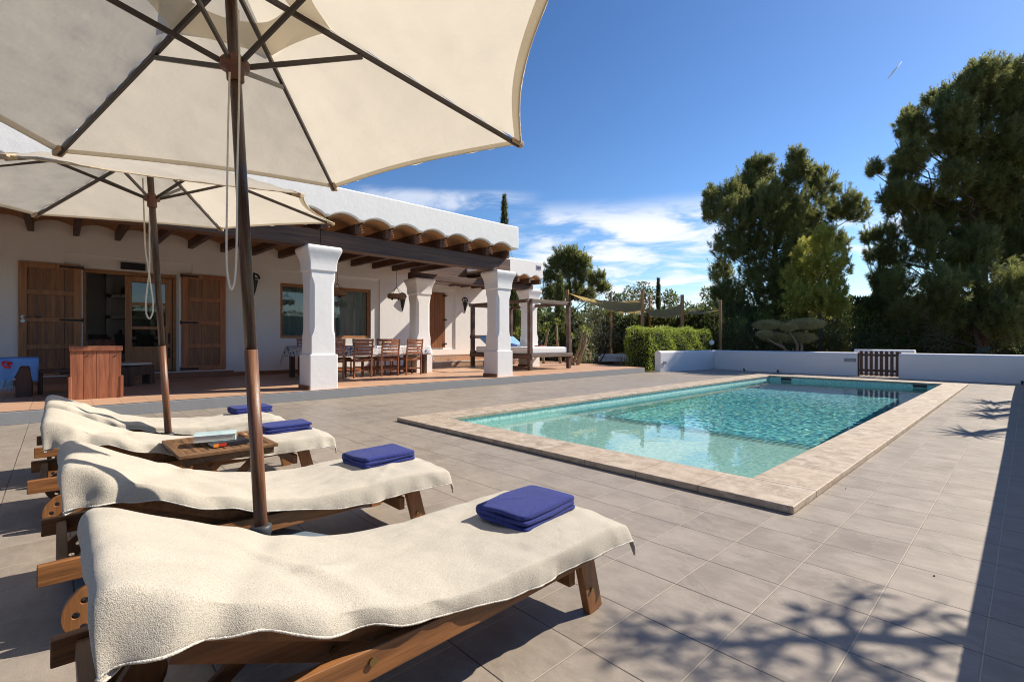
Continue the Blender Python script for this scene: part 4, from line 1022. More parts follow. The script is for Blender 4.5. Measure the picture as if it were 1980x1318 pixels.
# ------------------------------------------------------------------ garden walls, gate, lights
def wall_poly(pts, th, h, z0=-.02):         # round-topped garden wall along a polyline
    b=MB(); prof=[(-th/2,z0),(-th/2,h-.08)]+[(-th/2*math.cos(a),h-.08+.08*math.sin(a)) for a in [math.pi*k/10 for k in range(1,10)]]+[(th/2,h-.08),(th/2,z0)]
    n=len(prof); P=[Vector((x,y,0)) for x,y in pts]; vs=[]
    for i,p in enumerate(P):
        d0=(p-P[i-1]).normalized() if i>0 else (P[1]-P[0]).normalized(); d1=(P[i+1]-p).normalized() if i<len(P)-1 else d0
        d=(d0+d1).normalized(); sd=Vector((d.y,-d.x,0)); k=1/max(.5,sd.dot(Vector((d0.y,-d0.x,0))))
        for a,z in prof: q=p+sd*(a*k); vs.append((q.x,q.y,z))
    fs=[]
    for i in range(len(P)-1):
        for k in range(n-1): fs.append((i*n+k,(i+1)*n+k,(i+1)*n+k+1,i*n+k+1))
    fs.append(tuple(range(n))); fs.append(tuple((len(P)-1)*n+k for k in range(n-1,-1,-1)))
    return b.add(vs,fs)
def named_wall(name,pts,label,th=.26,h=.75):
    o=wall_poly(pts,th,h).build(name,M['plaster2'],bevel=.012); o['kind']='thing'; return tag(o,label,'garden wall','low white garden walls with rounded tops')
named_wall('garden_wall',[(-9.17,15.80),(-8.95,17.3),(-8.664,19.21),(-8.66,19.25),(-8.62,19.238),(-7.2,18.78),(-3.72,18.63)],'low white wall turning the corner beyond the pool, left of the slatted gate')
named_wall('garden_wall',[(-2.66,18.47),(-1.4,18.34),(.4,18.14)],'low white wall straight on to the right edge, right of the slatted gate')
named_wall('garden_wall',[(-4.22,20.58),(-3.6,20.56),(-2.95,20.52),(-2.55,20.5)],'short white wall seen behind the slatted gate',h=.82)
named_wall('garden_wall',[(.19,18.05),(.20,14),(.245,8),(.27,1.2)],'low white wall along the right side of the deck, casting its shadow over the tiles',.24,.80)
r=empty('garden_gate',(-3.19,18.50,0),R_(-8)); tag(r,'dark brown slatted wooden gate between two white walls','gate')
b=MB()
for k in range(8): b.box((-.49+k*.133,-.012,.03),(-.49+k*.133+.082,.010,.80-.01*(k%2)))
b.build('slat_panel', M['clubd'], r, bevel=.003)
b=MB()
for z in (.16,.64): b.box((-.50,.011,z),(.53,.04,z+.07))
b.build('rail', M['clubd'], r, bevel=.003)
b=MB().box((-.555,-.02,.0),(-.505,.04,.74)); b.build('post', M['clubd'], r, bevel=.003)
b=MB().box((.535,-.02,.0),(.575,.04,.78)); b.build('post', M['clubd'], r, bevel=.003)
def spot(x,y,label,rz=0):
    o=empty('spotlight',(x,y,0),rz); tag(o,label,'spotlight','small black floor spotlights along the white wall')
    b=MB().tube([(0,0,.055),(0,-.07,.075)],.028,12); b.build('head', M['black'], o); b=MB().box((-.02,-.03,0),(.02,.0,.05)); b.build('bracket', M['black'], o)
spot(-7.2,18.52,'small black spotlight at the wall foot, nearest the corner'); spot(-6.05,18.52,'small black spotlight at the wall foot beyond the far left pool corner'); spot(-.12,17.95,'small black spotlight at the wall foot by the right edge')
for x,y,z,rz,w_,lb in ((-3.92,18.505,.50,-2,.32,'long grey recessed light in the wall left of the gate'),(-8.985,15.98,.33,80,.16,'square grey socket on the lit end of the left white wall')):
    o=empty('wall_light',(x,y,z),R_(rz)); tag(o,lb,'wall light')
    b=MB().box((-w_/2,-.012,-.055),(w_/2,.01,.055)); b.build('frame', M['greyplastic'], o, bevel=.004); b=MB().box((-w_/2+.02,-.014,-.035),(w_/2-.02,-.0125,.035)); b.build('diffuser', plain('frosted_panel',(.28,.29,.30),.4), o)
o=empty('globe_lamp',(-8.62,18.95,0)); tag(o,'white round globe lamp standing behind the corner of the white wall','lamp')
b=MB().tube([(0,0,0),(0,0,.93)],.022,10); b.build('post', M['black'], o)
b=MB().lathe([(.02,-.10),(.055,-.088),(.085,-.055),(.10,0),(.085,.055),(.055,.085),(.02,.10)],(0,0,1.05),18); b.build('globe', M['lamp'], o, smooth=True)
# ------------------------------------------------------------------ foliage generators
import zlib
def reseed(label):
    global RNG
    RNG=np.random.default_rng(zlib.crc32(label.encode()))
def unit(v): return v/np.maximum(1e-9,np.linalg.norm(v,axis=-1,keepdims=True))
def rdir(n): return unit(RNG.normal(size=(n,3)))
def tris(c,d,L,W):
    s=unit(np.cross(d,rdir(len(c)))); return np.stack([c-s*W/2,c+s*W/2,c+d*L],1).reshape(-1,3)
def leaves(c,d,L,W):
    s=unit(np.cross(d,rdir(len(c)))); up=unit(np.cross(s,d))
    return np.stack([c,c+d*L*.45+s*W/2+up*L*.06,c+d*L,c+d*L*.45-s*W/2+up*L*.06],1).reshape(-1,3)
SCL=[1.0]
def lobes_from_px(lobes,t,spread,org):
    out=[]
    for i,l in enumerate(lobes):
        px,py,r=l[0],l[1],l[2]*SCL[0]; dt=RNG.uniform(-1,1)*spread if len(l)<4 else l[3]
        X,Y=at(px,t); rr=r*t/FPX
        d=FW*dt; out.append((np.array([X+d[0]-org[0],Y+d[1]-org[1],hz(py,t)]),rr))
    return out
def limb_mb(b,p0,p1,r0,r1,seed,n=6,sag=.12):
    p0=np.array(p0,float);p1=np.array(p1,float);L=np.linalg.norm(p1-p0);pts=[];rs=[]
    for k in range(n+1):
        t=k/n; p=p0+(p1-p0)*t; w=math.sin(math.pi*t)
        p=p+np.array([mn.noise(Vector((seed,t*2.3,1)))*.22*L*w,mn.noise(Vector((seed+7,t*2.3,1)))*.22*L*w,-sag*L*w*.6])
        pts.append(tuple(p)); rs.append(r0+(r1-r0)*t)
    b.tube(pts,rs,7)
    return pts
def pine(name,label,t,tpx,lobes,m,spread=1.2,dens=1.0,trunk=(.2,.06),ttop=None,cat='tree',group=None,nl=.19,nw=.033,plume=.50,limbs=True,twigs=0,gz=0):
    reseed(label); X,Y=at(tpx,t); r=empty(name,(X,Y,gz)); tag(r,label,cat,group)
    SCL[0]=.95; lb=lobes_from_px(lobes,t,spread,(X,Y)); SCL[0]=1.0; C=[];Dd=[]
    for c,rr in lb:
        n=max(12,int(135*rr*rr*dens+16)); d=rdir(n); d[:,2]*=.9; rad=rr*RNG.uniform(.15,1.32,n)**.62
        p=c+d*rad[:,None]*np.array([.92,.92,1.18]); ax=unit(d*.55+np.array([0,0,1.15])+RNG.normal(size=(n,3))*.22); L=plume*RNG.uniform(.6,1.25,n)*(.55+.45*min(1.4,rr))
        k=60; s=RNG.uniform(0,1,(n,k)); q=p[:,None]+ax[:,None]*(L[:,None]*s)[...,None]
        o_=unit(RNG.normal(size=(n,k,3))+ax[:,None]*1.1); q=q+o_*.05
        C.append(q.reshape(-1,3)); Dd.append(o_.reshape(-1,3))
    for c,rr in lb:                      # upright shoots on the upper shell
        n=max(6,int(30*rr*rr*dens+8)); d=rdir(n); d[:,2]=np.abs(d[:,2]); p=c+d*rr*np.array([.95,.95,1.15])*RNG.uniform(.75,1.0,(n,1))
        ax=unit(np.array([0,0,1.0])+d*.35+RNG.normal(size=(n,3))*.12); L=RNG.uniform(.4,.95,n)*(.5+.5*min(1.3,rr)); k=30; s=RNG.uniform(0,1,(n,k))
        q=p[:,None]+ax[:,None]*(L[:,None]*s)[...,None]; o_=unit(RNG.normal(size=(n,k,3))*.6+ax[:,None]*1.0); C.append(q.reshape(-1,3)); Dd.append((o_*.7).reshape(-1,3))
    C=np.concatenate(C);Dd=np.concatenate(Dd)
    sc=RNG.uniform(.7,1.25,(len(C),1))
    npmesh('crown',tris(C,Dd,nl*sc,nw),3,m,r)
    b=MB(); zt=max(c[2] for c,_ in lb) if ttop is None else ttop
    tp=[(0,0,-.1),(.06,.03,zt*.25),(-.08,.05,zt*.5),(.05,0,zt*.75),(0,0,zt*.97)]
    b.tube(tp,[trunk[0],trunk[0]*.85,trunk[0]*.62,trunk[0]*.38,trunk[1]*.6],9)
    if limbs:
        for i,(c,rr) in enumerate(lb):
            h=max(.6,c[2]-.45*math.hypot(c[0],c[1])-.2); h=min(h,zt*.93); f_=h/zt
            q0=(np.interp(f_,[0,.25,.5,.75,1],[p_[0] for p_ in tp]),np.interp(f_,[0,.25,.5,.75,1],[p_[1] for p_ in tp]),h)
            pp=limb_mb(b,q0,c,trunk[0]*.30*(1-f_*.55),.015,i*3.1+len(name)); 
            for s_ in range(3):
                k_=3+s_; d=rdir(1)[0]; d[2]=abs(d[2])*.7; e_=np.array(pp[k_])+d*rr*.8
                b.tube([pp[k_],tuple((np.array(pp[k_])+e_)/2+np.array([0,0,-.04])),tuple(e_)],[.022,.014,.006],5)
    b.build('trunk',M['bark'],r,smooth=True)
    if twigs:
        b=MB()
        for i in range(twigs):
            c,rr=lb[RNG.integers(len(lb))]; d=rdir(1)[0]; d=d-np.append(FW,0)*.8; d=d/np.linalg.norm(d); p=c+d*rr*.75
            for j in range(6):
                e_=p+(d*.5+rdir(1)[0]*.7)*.42; mid=(p+e_)/2+rdir(1)[0]*.04; b.tube([tuple(p),tuple(mid),tuple(e_)],[.008,.006,.003],4)
                p2=mid; e2=p2+(d*.5+rdir(1)[0])*.22; b.tube([tuple(p2),tuple(e2)],[.005,.0025],3)
        o=b.build('dead_branches',M['twig'],r); o['kind']='stuff'
    return r
def shrub(name,label,t,cpx,lobes,m,leaf=(.07,.03),dens=220,spread=.8,cat='shrub',group=None,stems=True,up=.4,gz=0,ell=(1,1,1)):
    reseed(label); X,Y=at(cpx,t); r=empty(name,(X,Y,gz)); tag(r,label,cat,group)
    lb=lobes_from_px(lobes,t,spread,(X,Y)); C=[];Dd=[]
    for c,rr in lb:
        n=int(dens*rr*rr*4+60); d=rdir(n); k=RNG.uniform(0,1,n)
        rad=rr*np.where(k<.72,RNG.uniform(.82,1.06,n),RNG.uniform(.2,.85,n)); 
        lump=1+.16*np.sin(d[:,0]*7+c[0]*3)*np.sin(d[:,1]*6+c[1])+.12*np.sin(d[:,2]*9+c[2]*5)
        p=c+d*(rad*lump)[:,None]*np.array(ell); C.append(p); Dd.append(unit(d*.7+rdir(n)*.8+np.array([0,0,up])))
    C=np.concatenate(C);Dd=np.concatenate(Dd); keep=C[:,2]>.0; C=C[keep];Dd=Dd[keep]; sc=RNG.uniform(.6,1.3,(len(C),1))
    npmesh('foliage',leaves(C,Dd,leaf[0]*sc,leaf[1]*sc),4,m,r)
    if stems:
        b=MB()
        for i,(c,rr) in enumerate(lb): limb_mb(b,(RNG.uniform(-.15,.15),RNG.uniform(-.15,.15),0),c,.035,.012,i*1.7,5,0)
        b.build('stem',M['bark'],r)
    return r
# ------------------------------------------------------------------ clipped hedge
def box_hedge(name,label,x0,x1,y0,y1,h,m,leaf=(.055,.035),dens=900,core=True,group=None):
    reseed(label); r=empty(name,((x0+x1)/2,(y0+y1)/2,0)); tag(r,label,'hedge',group); cx,cy=(x0+x1)/2,(y0+y1)/2; P=[];N=[]
    faces=[((x1,y0,0),(0,y1-y0,0),(0,0,h),(1,0,0)),((x0,y0,0),(0,y1-y0,0),(0,0,h),(-1,0,0)),((x0,y0,0),(x1-x0,0,0),(0,0,h),(0,-1,0)),((x0,y1,0),(x1-x0,0,0),(0,0,h),(0,1,0)),((x0,y0,h),(x1-x0,0,0),(0,y1-y0,0),(0,0,1))]
    for o_,a,b_,n_ in faces:
        o_,a,b_,n_=map(lambda q:np.array(q,float),(o_,a,b_,n_)); A=np.linalg.norm(a)*np.linalg.norm(b_); n=int(A*dens)
        u=RNG.uniform(0,1,(n,1));v=RNG.uniform(0,1,(n,1)); p=o_+a*u+b_*v; ins=RNG.exponential(.05,(n,1))-.03
        lump=.05*np.sin(p[:,:1]*4.1+p[:,1:2]*3.3)+.04*np.sin(p[:,2:3]*6+p[:,1:2]*5)
        p=p-n_*(ins+lump); 
        # round the shoulders
        top=np.clip((p[:,2]-(h-.12))/.12,0,1)
        P.append(p);N.append(np.repeat(n_[None],n,0))
    P=np.concatenate(P)-np.array([cx,cy,0]);N=np.concatenate(N); n=len(P)
    spr=RNG.uniform(0,1,n)<.05; P[spr]+=np.array([0,0,1])*RNG.uniform(0,.10,(spr.sum(),1))*(N[spr][:,2:3]>0)
    D_=unit(N*.6+rdir(n)*.8+np.array([0,0,.5])); sc=RNG.uniform(.6,1.3,(n,1))
    npmesh('foliage',leaves(P,D_,leaf[0]*sc,leaf[1]*sc),4,m,r)
    b=MB()
    for k in range(40): 
        x,y=RNG.uniform(x0+.1,x1-.1)-cx,RNG.uniform(y0+.1,y1-.1)-cy; b.tube([(x,y,0),(x+.03,y,h*.5),(x-.02,y+.04,h-.15)],[.015,.011,.005],5)
    b.box((x0-cx+.16,y0-cy+.16,.02),(x1-cx-.16,y1-cy-.16,h-.16)); b.build('branches',plain('hedge_wood_'+name,(.018,.020,.010),.95),r)
    return r
box_hedge('clipped_hedge','square clipped green hedge standing at the end of the terrace',-10.72,-9.62,16.05,21.0,1.58,M['hedge'])
# ------------------------------------------------------------------ pines
pine('pine_tree','tall dark pine with several spires in the middle of the garden trees',27,1500,[(1490,338,26),(1466,345,24),(1514,350,24),(1450,372,26),(1530,378,28),(1576,372,24),(1612,405,24),(1630,425,20),(1395,390,24),(1384,415,20),(1425,395,24),(1404,385,18),(1400,440,34),(1450,425,36),(1500,410,40),(1560,425,36),(1610,455,26),(1392,490,26),(1440,480,36),(1500,470,44),(1555,480,36),(1625,475,16),(1410,528,22),(1460,545,38),(1520,550,42),(1560,530,34),(1430,590,30),(1480,600,34),(1530,600,34),(1385,575,22),(1580,440,36),(1475,375,20),(1490,318,14),(1466,318,12),(1514,325,12),(1530,350,14),(1576,345,13),(1617,385,12),(1392,368,12),(1640,410,12),(1630,470,18)],M['pine'],1.5,1.0,(.24,.06))
pine('pine_tree','huge dark pine rising at the right edge of the photo',24,1897,[(1906,163,30),(1945,170,30),(1868,180,28),(1985,165,32),(1826,208,28),(1880,225,36),(1935,230,38),(1985,240,38),(1775,250,26),(1742,272,20),(1800,290,30),(1850,290,34),(1905,300,34),(1965,310,40),(1722,325,22),(1765,345,24),(1708,392,18),(1745,405,22),(1800,370,28),(1870,375,30),(1945,380,36),(1995,390,40),(1735,455,18),(1770,465,24),(1818,450,30),(1940,455,36),(1725,492,20),(1780,505,26),(1850,490,26),(1985,480,44),(2030,300,55),(2050,420,55),(2020,200,40),(1906,138,14),(1943,145,14),(1868,155,13),(1977,140,14),(1738,250,14),(1767,228,13),(1822,190,14),(1700,330,12),(1698,395,14),(1712,455,14),(1840,400,34),(1900,430,30),(1760,500,30),(1830,520,34),(1900,520,30),(1960,520,40),(1800,250,30),(1850,340,34),(1925,330,36),(1770,390,26),(1830,420,34),(1900,400,34),(1960,420,36),(1790,440,26),(1870,480,32),(1780,310,30),(1860,270,34)],M['pine'],1.3,1.15,(.30,.07),ttop=13.2)
pine('pine_tree','low spreading pine with bare grey twigs below the huge pine',21.5,1890,[(1760,556,26),(1805,570,34),(1860,560,34),(1910,575,36),(1960,560,42),(1830,615,36),(1900,630,36),(1955,625,40),(1985,590,40),(1770,610,30)],M['pine'],1.0,1.0,(.16,.05),ttop=3.0,twigs=36,limbs=True)
pine('pine_tree','small pine top between the two big pines',25,1705,[(1695,545,15),(1722,548,16),(1705,575,24),(1740,580,24),(1690,600,24)],M['pine'],.8,1.0,(.10,.04))
pine('pine_tree','yellow green young pine in front of the tall dark pine',23.5,1585,[(1570,500,26),(1596,520,30),(1560,545,30),(1612,555,30),(1590,585,30),(1545,580,24),(1575,470,16),(1630,590,22)],M['pine2'],.9,1.5,(.12,.04),nl=.15,plume=.4)
pine('pine_tree','dark pine behind the daybed at the end of the porch',29,1100,[(1085,507,14),(1098,503,12),(1112,508,13),(1072,522,13),(1126,518,12),(1100,535,18),(1062,545,12),(1130,545,14),(1153,548,12),(1162,565,9),(1085,565,16),(1112,570,18),(1140,575,14),(1062,575,12)],M['pine'],1.0,1.25,(.16,.05))
# cypresses
def cypress(label,t,px,top,hw,name='cypress'):
    X,Y=at(px,t); r=empty(name,(X,Y,0)); tag(r,label,'cypress'); H=hz(top,t); W_=hw*t/FPX; n=int(2200*H*W_+1500)
    z=RNG.uniform(.3,H,n); prof=np.interp(z/H,[0,.1,.4,.75,.92,1],[.75,.95,1,.75,.42,.06]); a=RNG.uniform(0,6.283,n)
    rr=W_*prof*RNG.uniform(.45,1.0,n)**.5*(1+.25*np.sin(z*6+a*2)); p=np.stack([rr*np.cos(a),rr*np.sin(a),z],1); d=unit(np.stack([np.cos(a)*.5,np.sin(a)*.5,np.full(n,1.1)],1)+RNG.normal(size=(n,3))*.25)
    npmesh('foliage',tris(p,d,RNG.uniform(.14,.32,(n,1)),.05),3,M['cypr'],r)
    b=MB().tube([(0,0,0),(0,0,H*.9)],[.09,.02],7); b.build('trunk',M['bark'],r); return r
cypress('slim dark cypress top rising above the villa roof',30,975,380,8)
cypress('narrow cypress column beside the pine behind the daybed',22.5,1082,535,9)
cypress('small pointed cypress among the distant trees above the sails',40,1273,540,4)
cypress('thin cypress glimpsed between the two front columns',23,994,560,12)
# distant tree line
for i,(px,t,lb,lab) in enumerate(((1192,40,[(1184,577,12),(1200,580,14),(1192,600,18)],'round distant tree left of the sail posts'),(1232,41,[(1222,568,13),(1240,560,14),(1232,590,20),(1255,575,14)],'tall round distant tree between the two nearest sail posts'),
    (1298,42,[(1290,575,13),(1306,578,13),(1298,600,18)],'distant tree behind the middle sail post'),(1345,38,[(1330,598,14),(1350,602,14),(1366,606,12)],'low distant tree left of the right sail post'),(1385,33,[(1378,568,16),(1392,585,18),(1372,598,18),(1405,600,18)],'dark rounded tree just left of the tall spired pine'),
    (1160,36,[(1150,600,16),(1170,606,16),(1140,612,14)],'dark distant tree behind the first shade sail'))):
    shrub('broadleaf_tree',lab,t,px,lb,M['dark'],(.20,.11),170,1.0,'tree','distant rounded trees beyond the garden')
# woodland behind everything
C=[];
n=52000; a=RNG.uniform(-math.pi,math.pi,n); rad=RNG.uniform(50,62,n); hh=2.9+1.3*np.sin(a*23)+.9*np.sin(a*57+1)+.5*np.sin(a*131)
z=RNG.uniform(0,1,n)**.7*hh; C=np.stack([rad*np.sin(a),rad*np.cos(a),z],1); 
o=npmesh('far_woodland',leaves(C,unit(rdir(n)+np.array([0,0,.6])),RNG.uniform(.5,1.0,(n,1)),RNG.uniform(.3,.6,(n,1))),4,M['dark']); o['kind']='stuff'; tag(o,'dark distant woodland along the horizon','woodland')
# tall dark hedge behind the sails, and shrubs behind the white wall
g0=at(1290,27)
def px_hedge(label,pa,pb,t,h,m):
    (x0,y0),(x1,y1)=at(pa,t),at(pb,t); L=math.hypot(x1-x0,y1-y0); r=empty('tall_hedge',(x0,y0,0),math.atan2(y1-y0,x1-x0)); tag(r,label,'hedge')
    reseed(label); n=int(L*h*760); P=np.stack([RNG.uniform(0,L,n),RNG.normal(0,.28,n),RNG.uniform(0,1,n)*h],1); P[:,2]+=.18*np.sin(P[:,0]*2.3)+.12*np.sin(P[:,0]*5.9+1)
    npmesh('foliage',tris(P,unit(rdir(n)*.6+np.array([0,-.2,1.0])),RNG.uniform(.14,.3,(n,1)),.09),3,m,r)
    b=MB()
    for k in range(int(L*1.5)): b.tube([(k/1.5+.2,0,0),(k/1.5+.25,.05,h*.8)],[.05,.02],5)
    b.build('stem',M['bark'],r); return r
px_hedge('tall dark conifer hedge behind the shade sails',1150,1440,29,2.75,M['cypr'])
px_hedge('dark conifer hedge behind the daybed and its cypress',990,1130,27,2.6,M['cypr'])
px_hedge('dark hedge behind the cloud pruned olive',1400,1640,26.5,3.0,M['cypr'])
px_hedge('dark hedge in the deep shade below the huge pine',1650,2040,24.5,3.1,M['cypr'])
DS='dark shrubs planted behind the white wall'
for px,t,lb,m_,lab in ((1400,22,[(1392,640,24),(1412,660,24),(1430,630,20)],'dark','dark shrub just right of the right sail post'),
    (1445,22.5,[(1440,650,24),(1460,668,22)],'dark','dark shrub left of the cloud pruned olive'),
    (1480,23.5,[(1440,618,12),(1462,612,12),(1486,614,13),(1510,618,13),(1535,616,14),(1560,624,14),(1425,632,12)],'bright','yellow green shrub glowing above the cloud pruned olive'),
    (1610,22.3,[(1590,650,24),(1615,664,24),(1602,636,18)],'dark','dark shrub right of the cloud pruned olive'),
    (1655,22.8,[(1636,628,16),(1662,604,18),(1680,620,18),(1650,640,18)],'bright','sunlit pale green shrub in the gap between the pines'),
    (1660,21.8,[(1650,662,24),(1680,655,26),(1705,668,22)],'dark','dark shrub directly behind the slatted gate'),
    (1740,22,[(1730,648,28),(1758,662,26),(1745,628,22)],'dark','dark shrub behind the right end of the gate'),
    (1800,21.6,[(1790,654,26),(1818,664,24)],'olive','grey green shrub low behind the wall right of the gate'),
    (1850,21.8,[(1840,652,26),(1866,664,24)],'dark','dark shrub left of the spiky agave'),
    (1955,21.3,[(1945,655,30),(1975,662,30),(1990,640,30)],'dark','dark shrub at the right edge behind the wall'),
    (1690,24,[(1660,625,30),(1700,618,30),(1735,615,32),(1680,650,30),(1720,650,30)],'dark','broad dark shrub mass behind the gate shrub, under the small pine top'),
    (1800,24,[(1775,620,34),(1815,615,34),(1850,625,32),(1795,655,30),(1840,655,30)],'dark','broad dark shrub mass under the left side of the huge pine'),
    (1930,24,[(1890,622,34),(1930,618,36),(1975,622,36),(1910,655,30),(1960,655,30)],'dark','broad dark shrub mass under the right side of the huge pine'),
    (1420,25,[(1390,612,26),(1425,605,28),(1460,600,28),(1410,645,28),(1450,640,28)],'dark','broad dark shrub mass left of the tall spired pine trunk'),
    (1540,25.5,[(1500,600,30),(1540,605,30),(1580,612,28),(1610,625,26),(1560,645,28)],'dark','broad dark shrub mass under the tall spired pine'),
    (1520,22.8,[(1500,664,24),(1545,666,24),(1520,652,22)],'dark','dark shrub behind the trunks of the cloud pruned olive')):
    shrub('garden_shrub',lab,t,px,lb,M[m_],(.085,.036),260,.5,'shrub',DS)
# cloud-pruned olive
X,Y=at(1541,20.6); r=empty('cloud_pruned_olive',(X,Y,0)); tag(r,'cloud pruned olive with flat trimmed pads behind the white wall','tree')
b=MB(); pads=[(1484,628,24,9),(1560,626,29,10),(1525,632,14,8),(1478,646,14,7),(1498,652,24,9),(1548,653,26,10)]
P=[]
for px,py,rw,rh in pads:
    t=20.6+RNG.uniform(-.4,.4); x,y=at(px,t); c=np.array([x-X,y-Y,hz(py,t)]); w_=rw*t/FPX; h_=rh*t/FPX
    n=int(9000*w_*w_*1.6+900); d=rdir(n); q=c+d*np.array([w_,w_*.8,h_])*(RNG.uniform(.6,1.12,(n,1)))*(1+.14*np.sin(d[:,:1]*9+px)*np.sin(d[:,1:2]*8)); P.append((q,d))
    limb_mb(b,(RNG.uniform(-.1,.1),0,.25),tuple(c-np.array([0,0,h_*.6])),.07,.03,px*.1,6,-.05)
P0=np.concatenate([q for q,_ in P]); D0=unit(np.concatenate([d for _,d in P])*.7+rdir(len(P0))*.7)
npmesh('foliage',leaves(P0,D0,.045,.018),4,M['pads'],r)
for k in range(3): b.tube([(k*.07-.08,0,0),(k*.09-.1,.02,.35),(k*.16-.16,0,.8)],[.07,.055,.04],8)
b.build('trunk',M['barkp'],r,smooth=True)
# agave
def rosette(name,label,loc_,R0,n,m,up=.8,w=.07,z0=.1,cat='agave',trunk=0,group=None,sag=.25,seed=1):
    r=empty(name,loc_); tag(r,label,cat,group); rg=np.random.default_rng(seed); b=MB()
    for k in range(n):
        a=k*2.399+rg.uniform(-.1,.1); el_=R_(rg.uniform(15,80)) if up>.5 else R_(rg.uniform(-35,75)); L=R0*rg.uniform(.8,1.1); d=Vector((math.cos(a)*math.cos(el_),math.sin(a)*math.cos(el_),math.sin(el_))); sd=Vector((-math.sin(a),math.cos(a),0))
        vs=[]
        for j in range(6):
            t=j/5; p=d*(L*t)+Vector((0,0,z0+trunk-sag*L*t*t)); ww=w*math.sin(math.pi*min(.5+t*.5,1))*(1-.0*t)*(.55+.9*t*(1-t)*2); ww*= (1-t**3)
            vs+=[p-sd*ww,p+Vector((0,0,-ww*.35)),p+sd*ww]
        fs=[(j*3+i,j*3+i+1,j*3+i+4,j*3+i+3) for j in range(5) for i in (0,1)]
        b.add(vs,fs)
    b.build('leaves',m,r,solid=.006)
    if trunk:
        b=MB().tube([(0,0,0),(.04,.02,trunk*.5),(0,0,trunk+z0)],[.09,.07,.06],9); b.build('trunk',M['bark'],r,smooth=True)
    return r
x,y=at(1903,20.4); rosette('agave','spiky grey green agave behind the white wall near the right edge',(x,y,.45),.55,26,M['agave'],.8,.035)
# plants between daybed and hedge
def bare_stems(label,px,t,stems,heads):
    X,Y=at(px,t); r=empty('frangipani',(X,Y,0)); tag(r,label,'shrub','bare frangipani shrubs behind the daybed'); b=MB(); LP=[];LD=[]
    for st in stems:
        pts=[]
        for (qx,qy) in st:
            x,y=at(qx,t+ .12*math.sin(qx)); pts.append((x-X,y-Y,max(0,hz(qy,t))))
        b.tube(pts,[.075*(1-.55*i/(len(pts)-1)) for i in range(len(pts))],8)
    for (qx,qy,rr) in heads:
        x,y=at(qx,t); c=np.array([x-X,y-Y,hz(qy,t)]); n=44; d=unit(rdir(n)+np.array([0,0,.5])); LP.append(c+d*rr*.3); LD.append(d)
    b.build('stem',M['barkp'],r,smooth=True); P=np.concatenate(LP); D_=np.concatenate(LD); npmesh('foliage',leaves(P,D_,.13,.045),4,M['bright'],r)
bare_stems('bare thick stemmed frangipani right of the daybed front post',1112,18.4,[[(1110,716),(1108,700),(1118,680),(1125,655),(1128,645)],[(1114,716),(1122,690),(1132,662),(1134,640)],[(1106,716),(1104,680),(1104,655)],[(1108,716),(1102,690),(1100,660),(1098,640)]],[(1130,638,.3),(1136,642,.25),(1103,650,.2)])
bare_stems('slim frangipani seen through the daybed frame',1080,19.5,[[(1085,714),(1082,690),(1077,660),(1076,625)],[(1052,714),(1050,690),(1056,660),(1060,640)]],[(1077,622,.22),(1058,632,.35),(1048,640,.3)])
bare_stems('leafy green shrub visible between the porch columns',1000,20,[[(1000,712),(1000,680),(996,655)]],[(996,650,.4),(988,660,.4),(1004,640,.3)])
shrub('olive_tree','grey green olive tree left of the shade sails',21,1150,[(1125,625,20),(1150,612,22),(1175,630,20),(1140,650,24),(1165,655,22),(1195,650,16),(1120,655,18),(1150,590,18)],M['olive'],(.075,.022),380,.6,'tree')
shrub('garden_shrub','small dry shrub at the left foot of the clipped hedge',17.9,1204,[(1203,690,9),(1198,700,8),(1210,702,8)],M['olive'],(.06,.015),500,.2,'shrub')
shrub('garden_shrub','dark leafy shrub between the frangipani and the white garden sofa',20,1140,[(1136,680,16),(1128,694,14),(1146,692,14)],M['dark'],(.10,.03),260,.4,'shrub')
for i,(px,py,r_,lab) in enumerate(((1065,640,22,'dark broadleaf shrub behind the far daybed post'),(1030,655,24,'dark shrub behind the middle of the daybed'),(1005,620,20,'green shrub to the left of the far porch column'))):
    shrub('garden_shrub',lab,22+i,px,[(px,py,r_),(px-8,py+18,r_),(px+12,py-20,r_*.8)],M['dark'],(.12,.04),170,.5,'shrub')
# grass patch beyond terrace
n=9000; x0,y0=at(1165,21); P=np.stack([RNG.uniform(-3.2,3.2,n)+x0,RNG.uniform(-2.5,3.5,n)+y0,np.zeros(n)],1)
o=npmesh('grass',tris(P,unit(rdir(n)*.5+np.array([0,0,1.])),RNG.uniform(.03,.09,(n,1)),.012),3,M['grass']); o['kind']='stuff'; tag(o,'thin rough grass beyond the terrace','grass')
# white garden sofa
x,y=at(1178,23.5); r=empty('garden_sofa',(x,y,0),YAW+.12); tag(r,'long white cushioned garden sofa on a low dark base under the sails','sofa')
b=MB(); b.box((-.72,-.55,.05),(.85,.45,.12)); b.build('base',M['clubd'],r,bevel=.01)
b=MB(); b.box((-.68,-.5,.13),(.80,.42,.30)); b.build('cushion',M['mattress'],r,bevel=.03,seg=3)
b=MB(); b.box((-.66,-.48,.31),(.78,.40,.47)); b.build('cushion',M['mattress'],r,bevel=.03,seg=3)
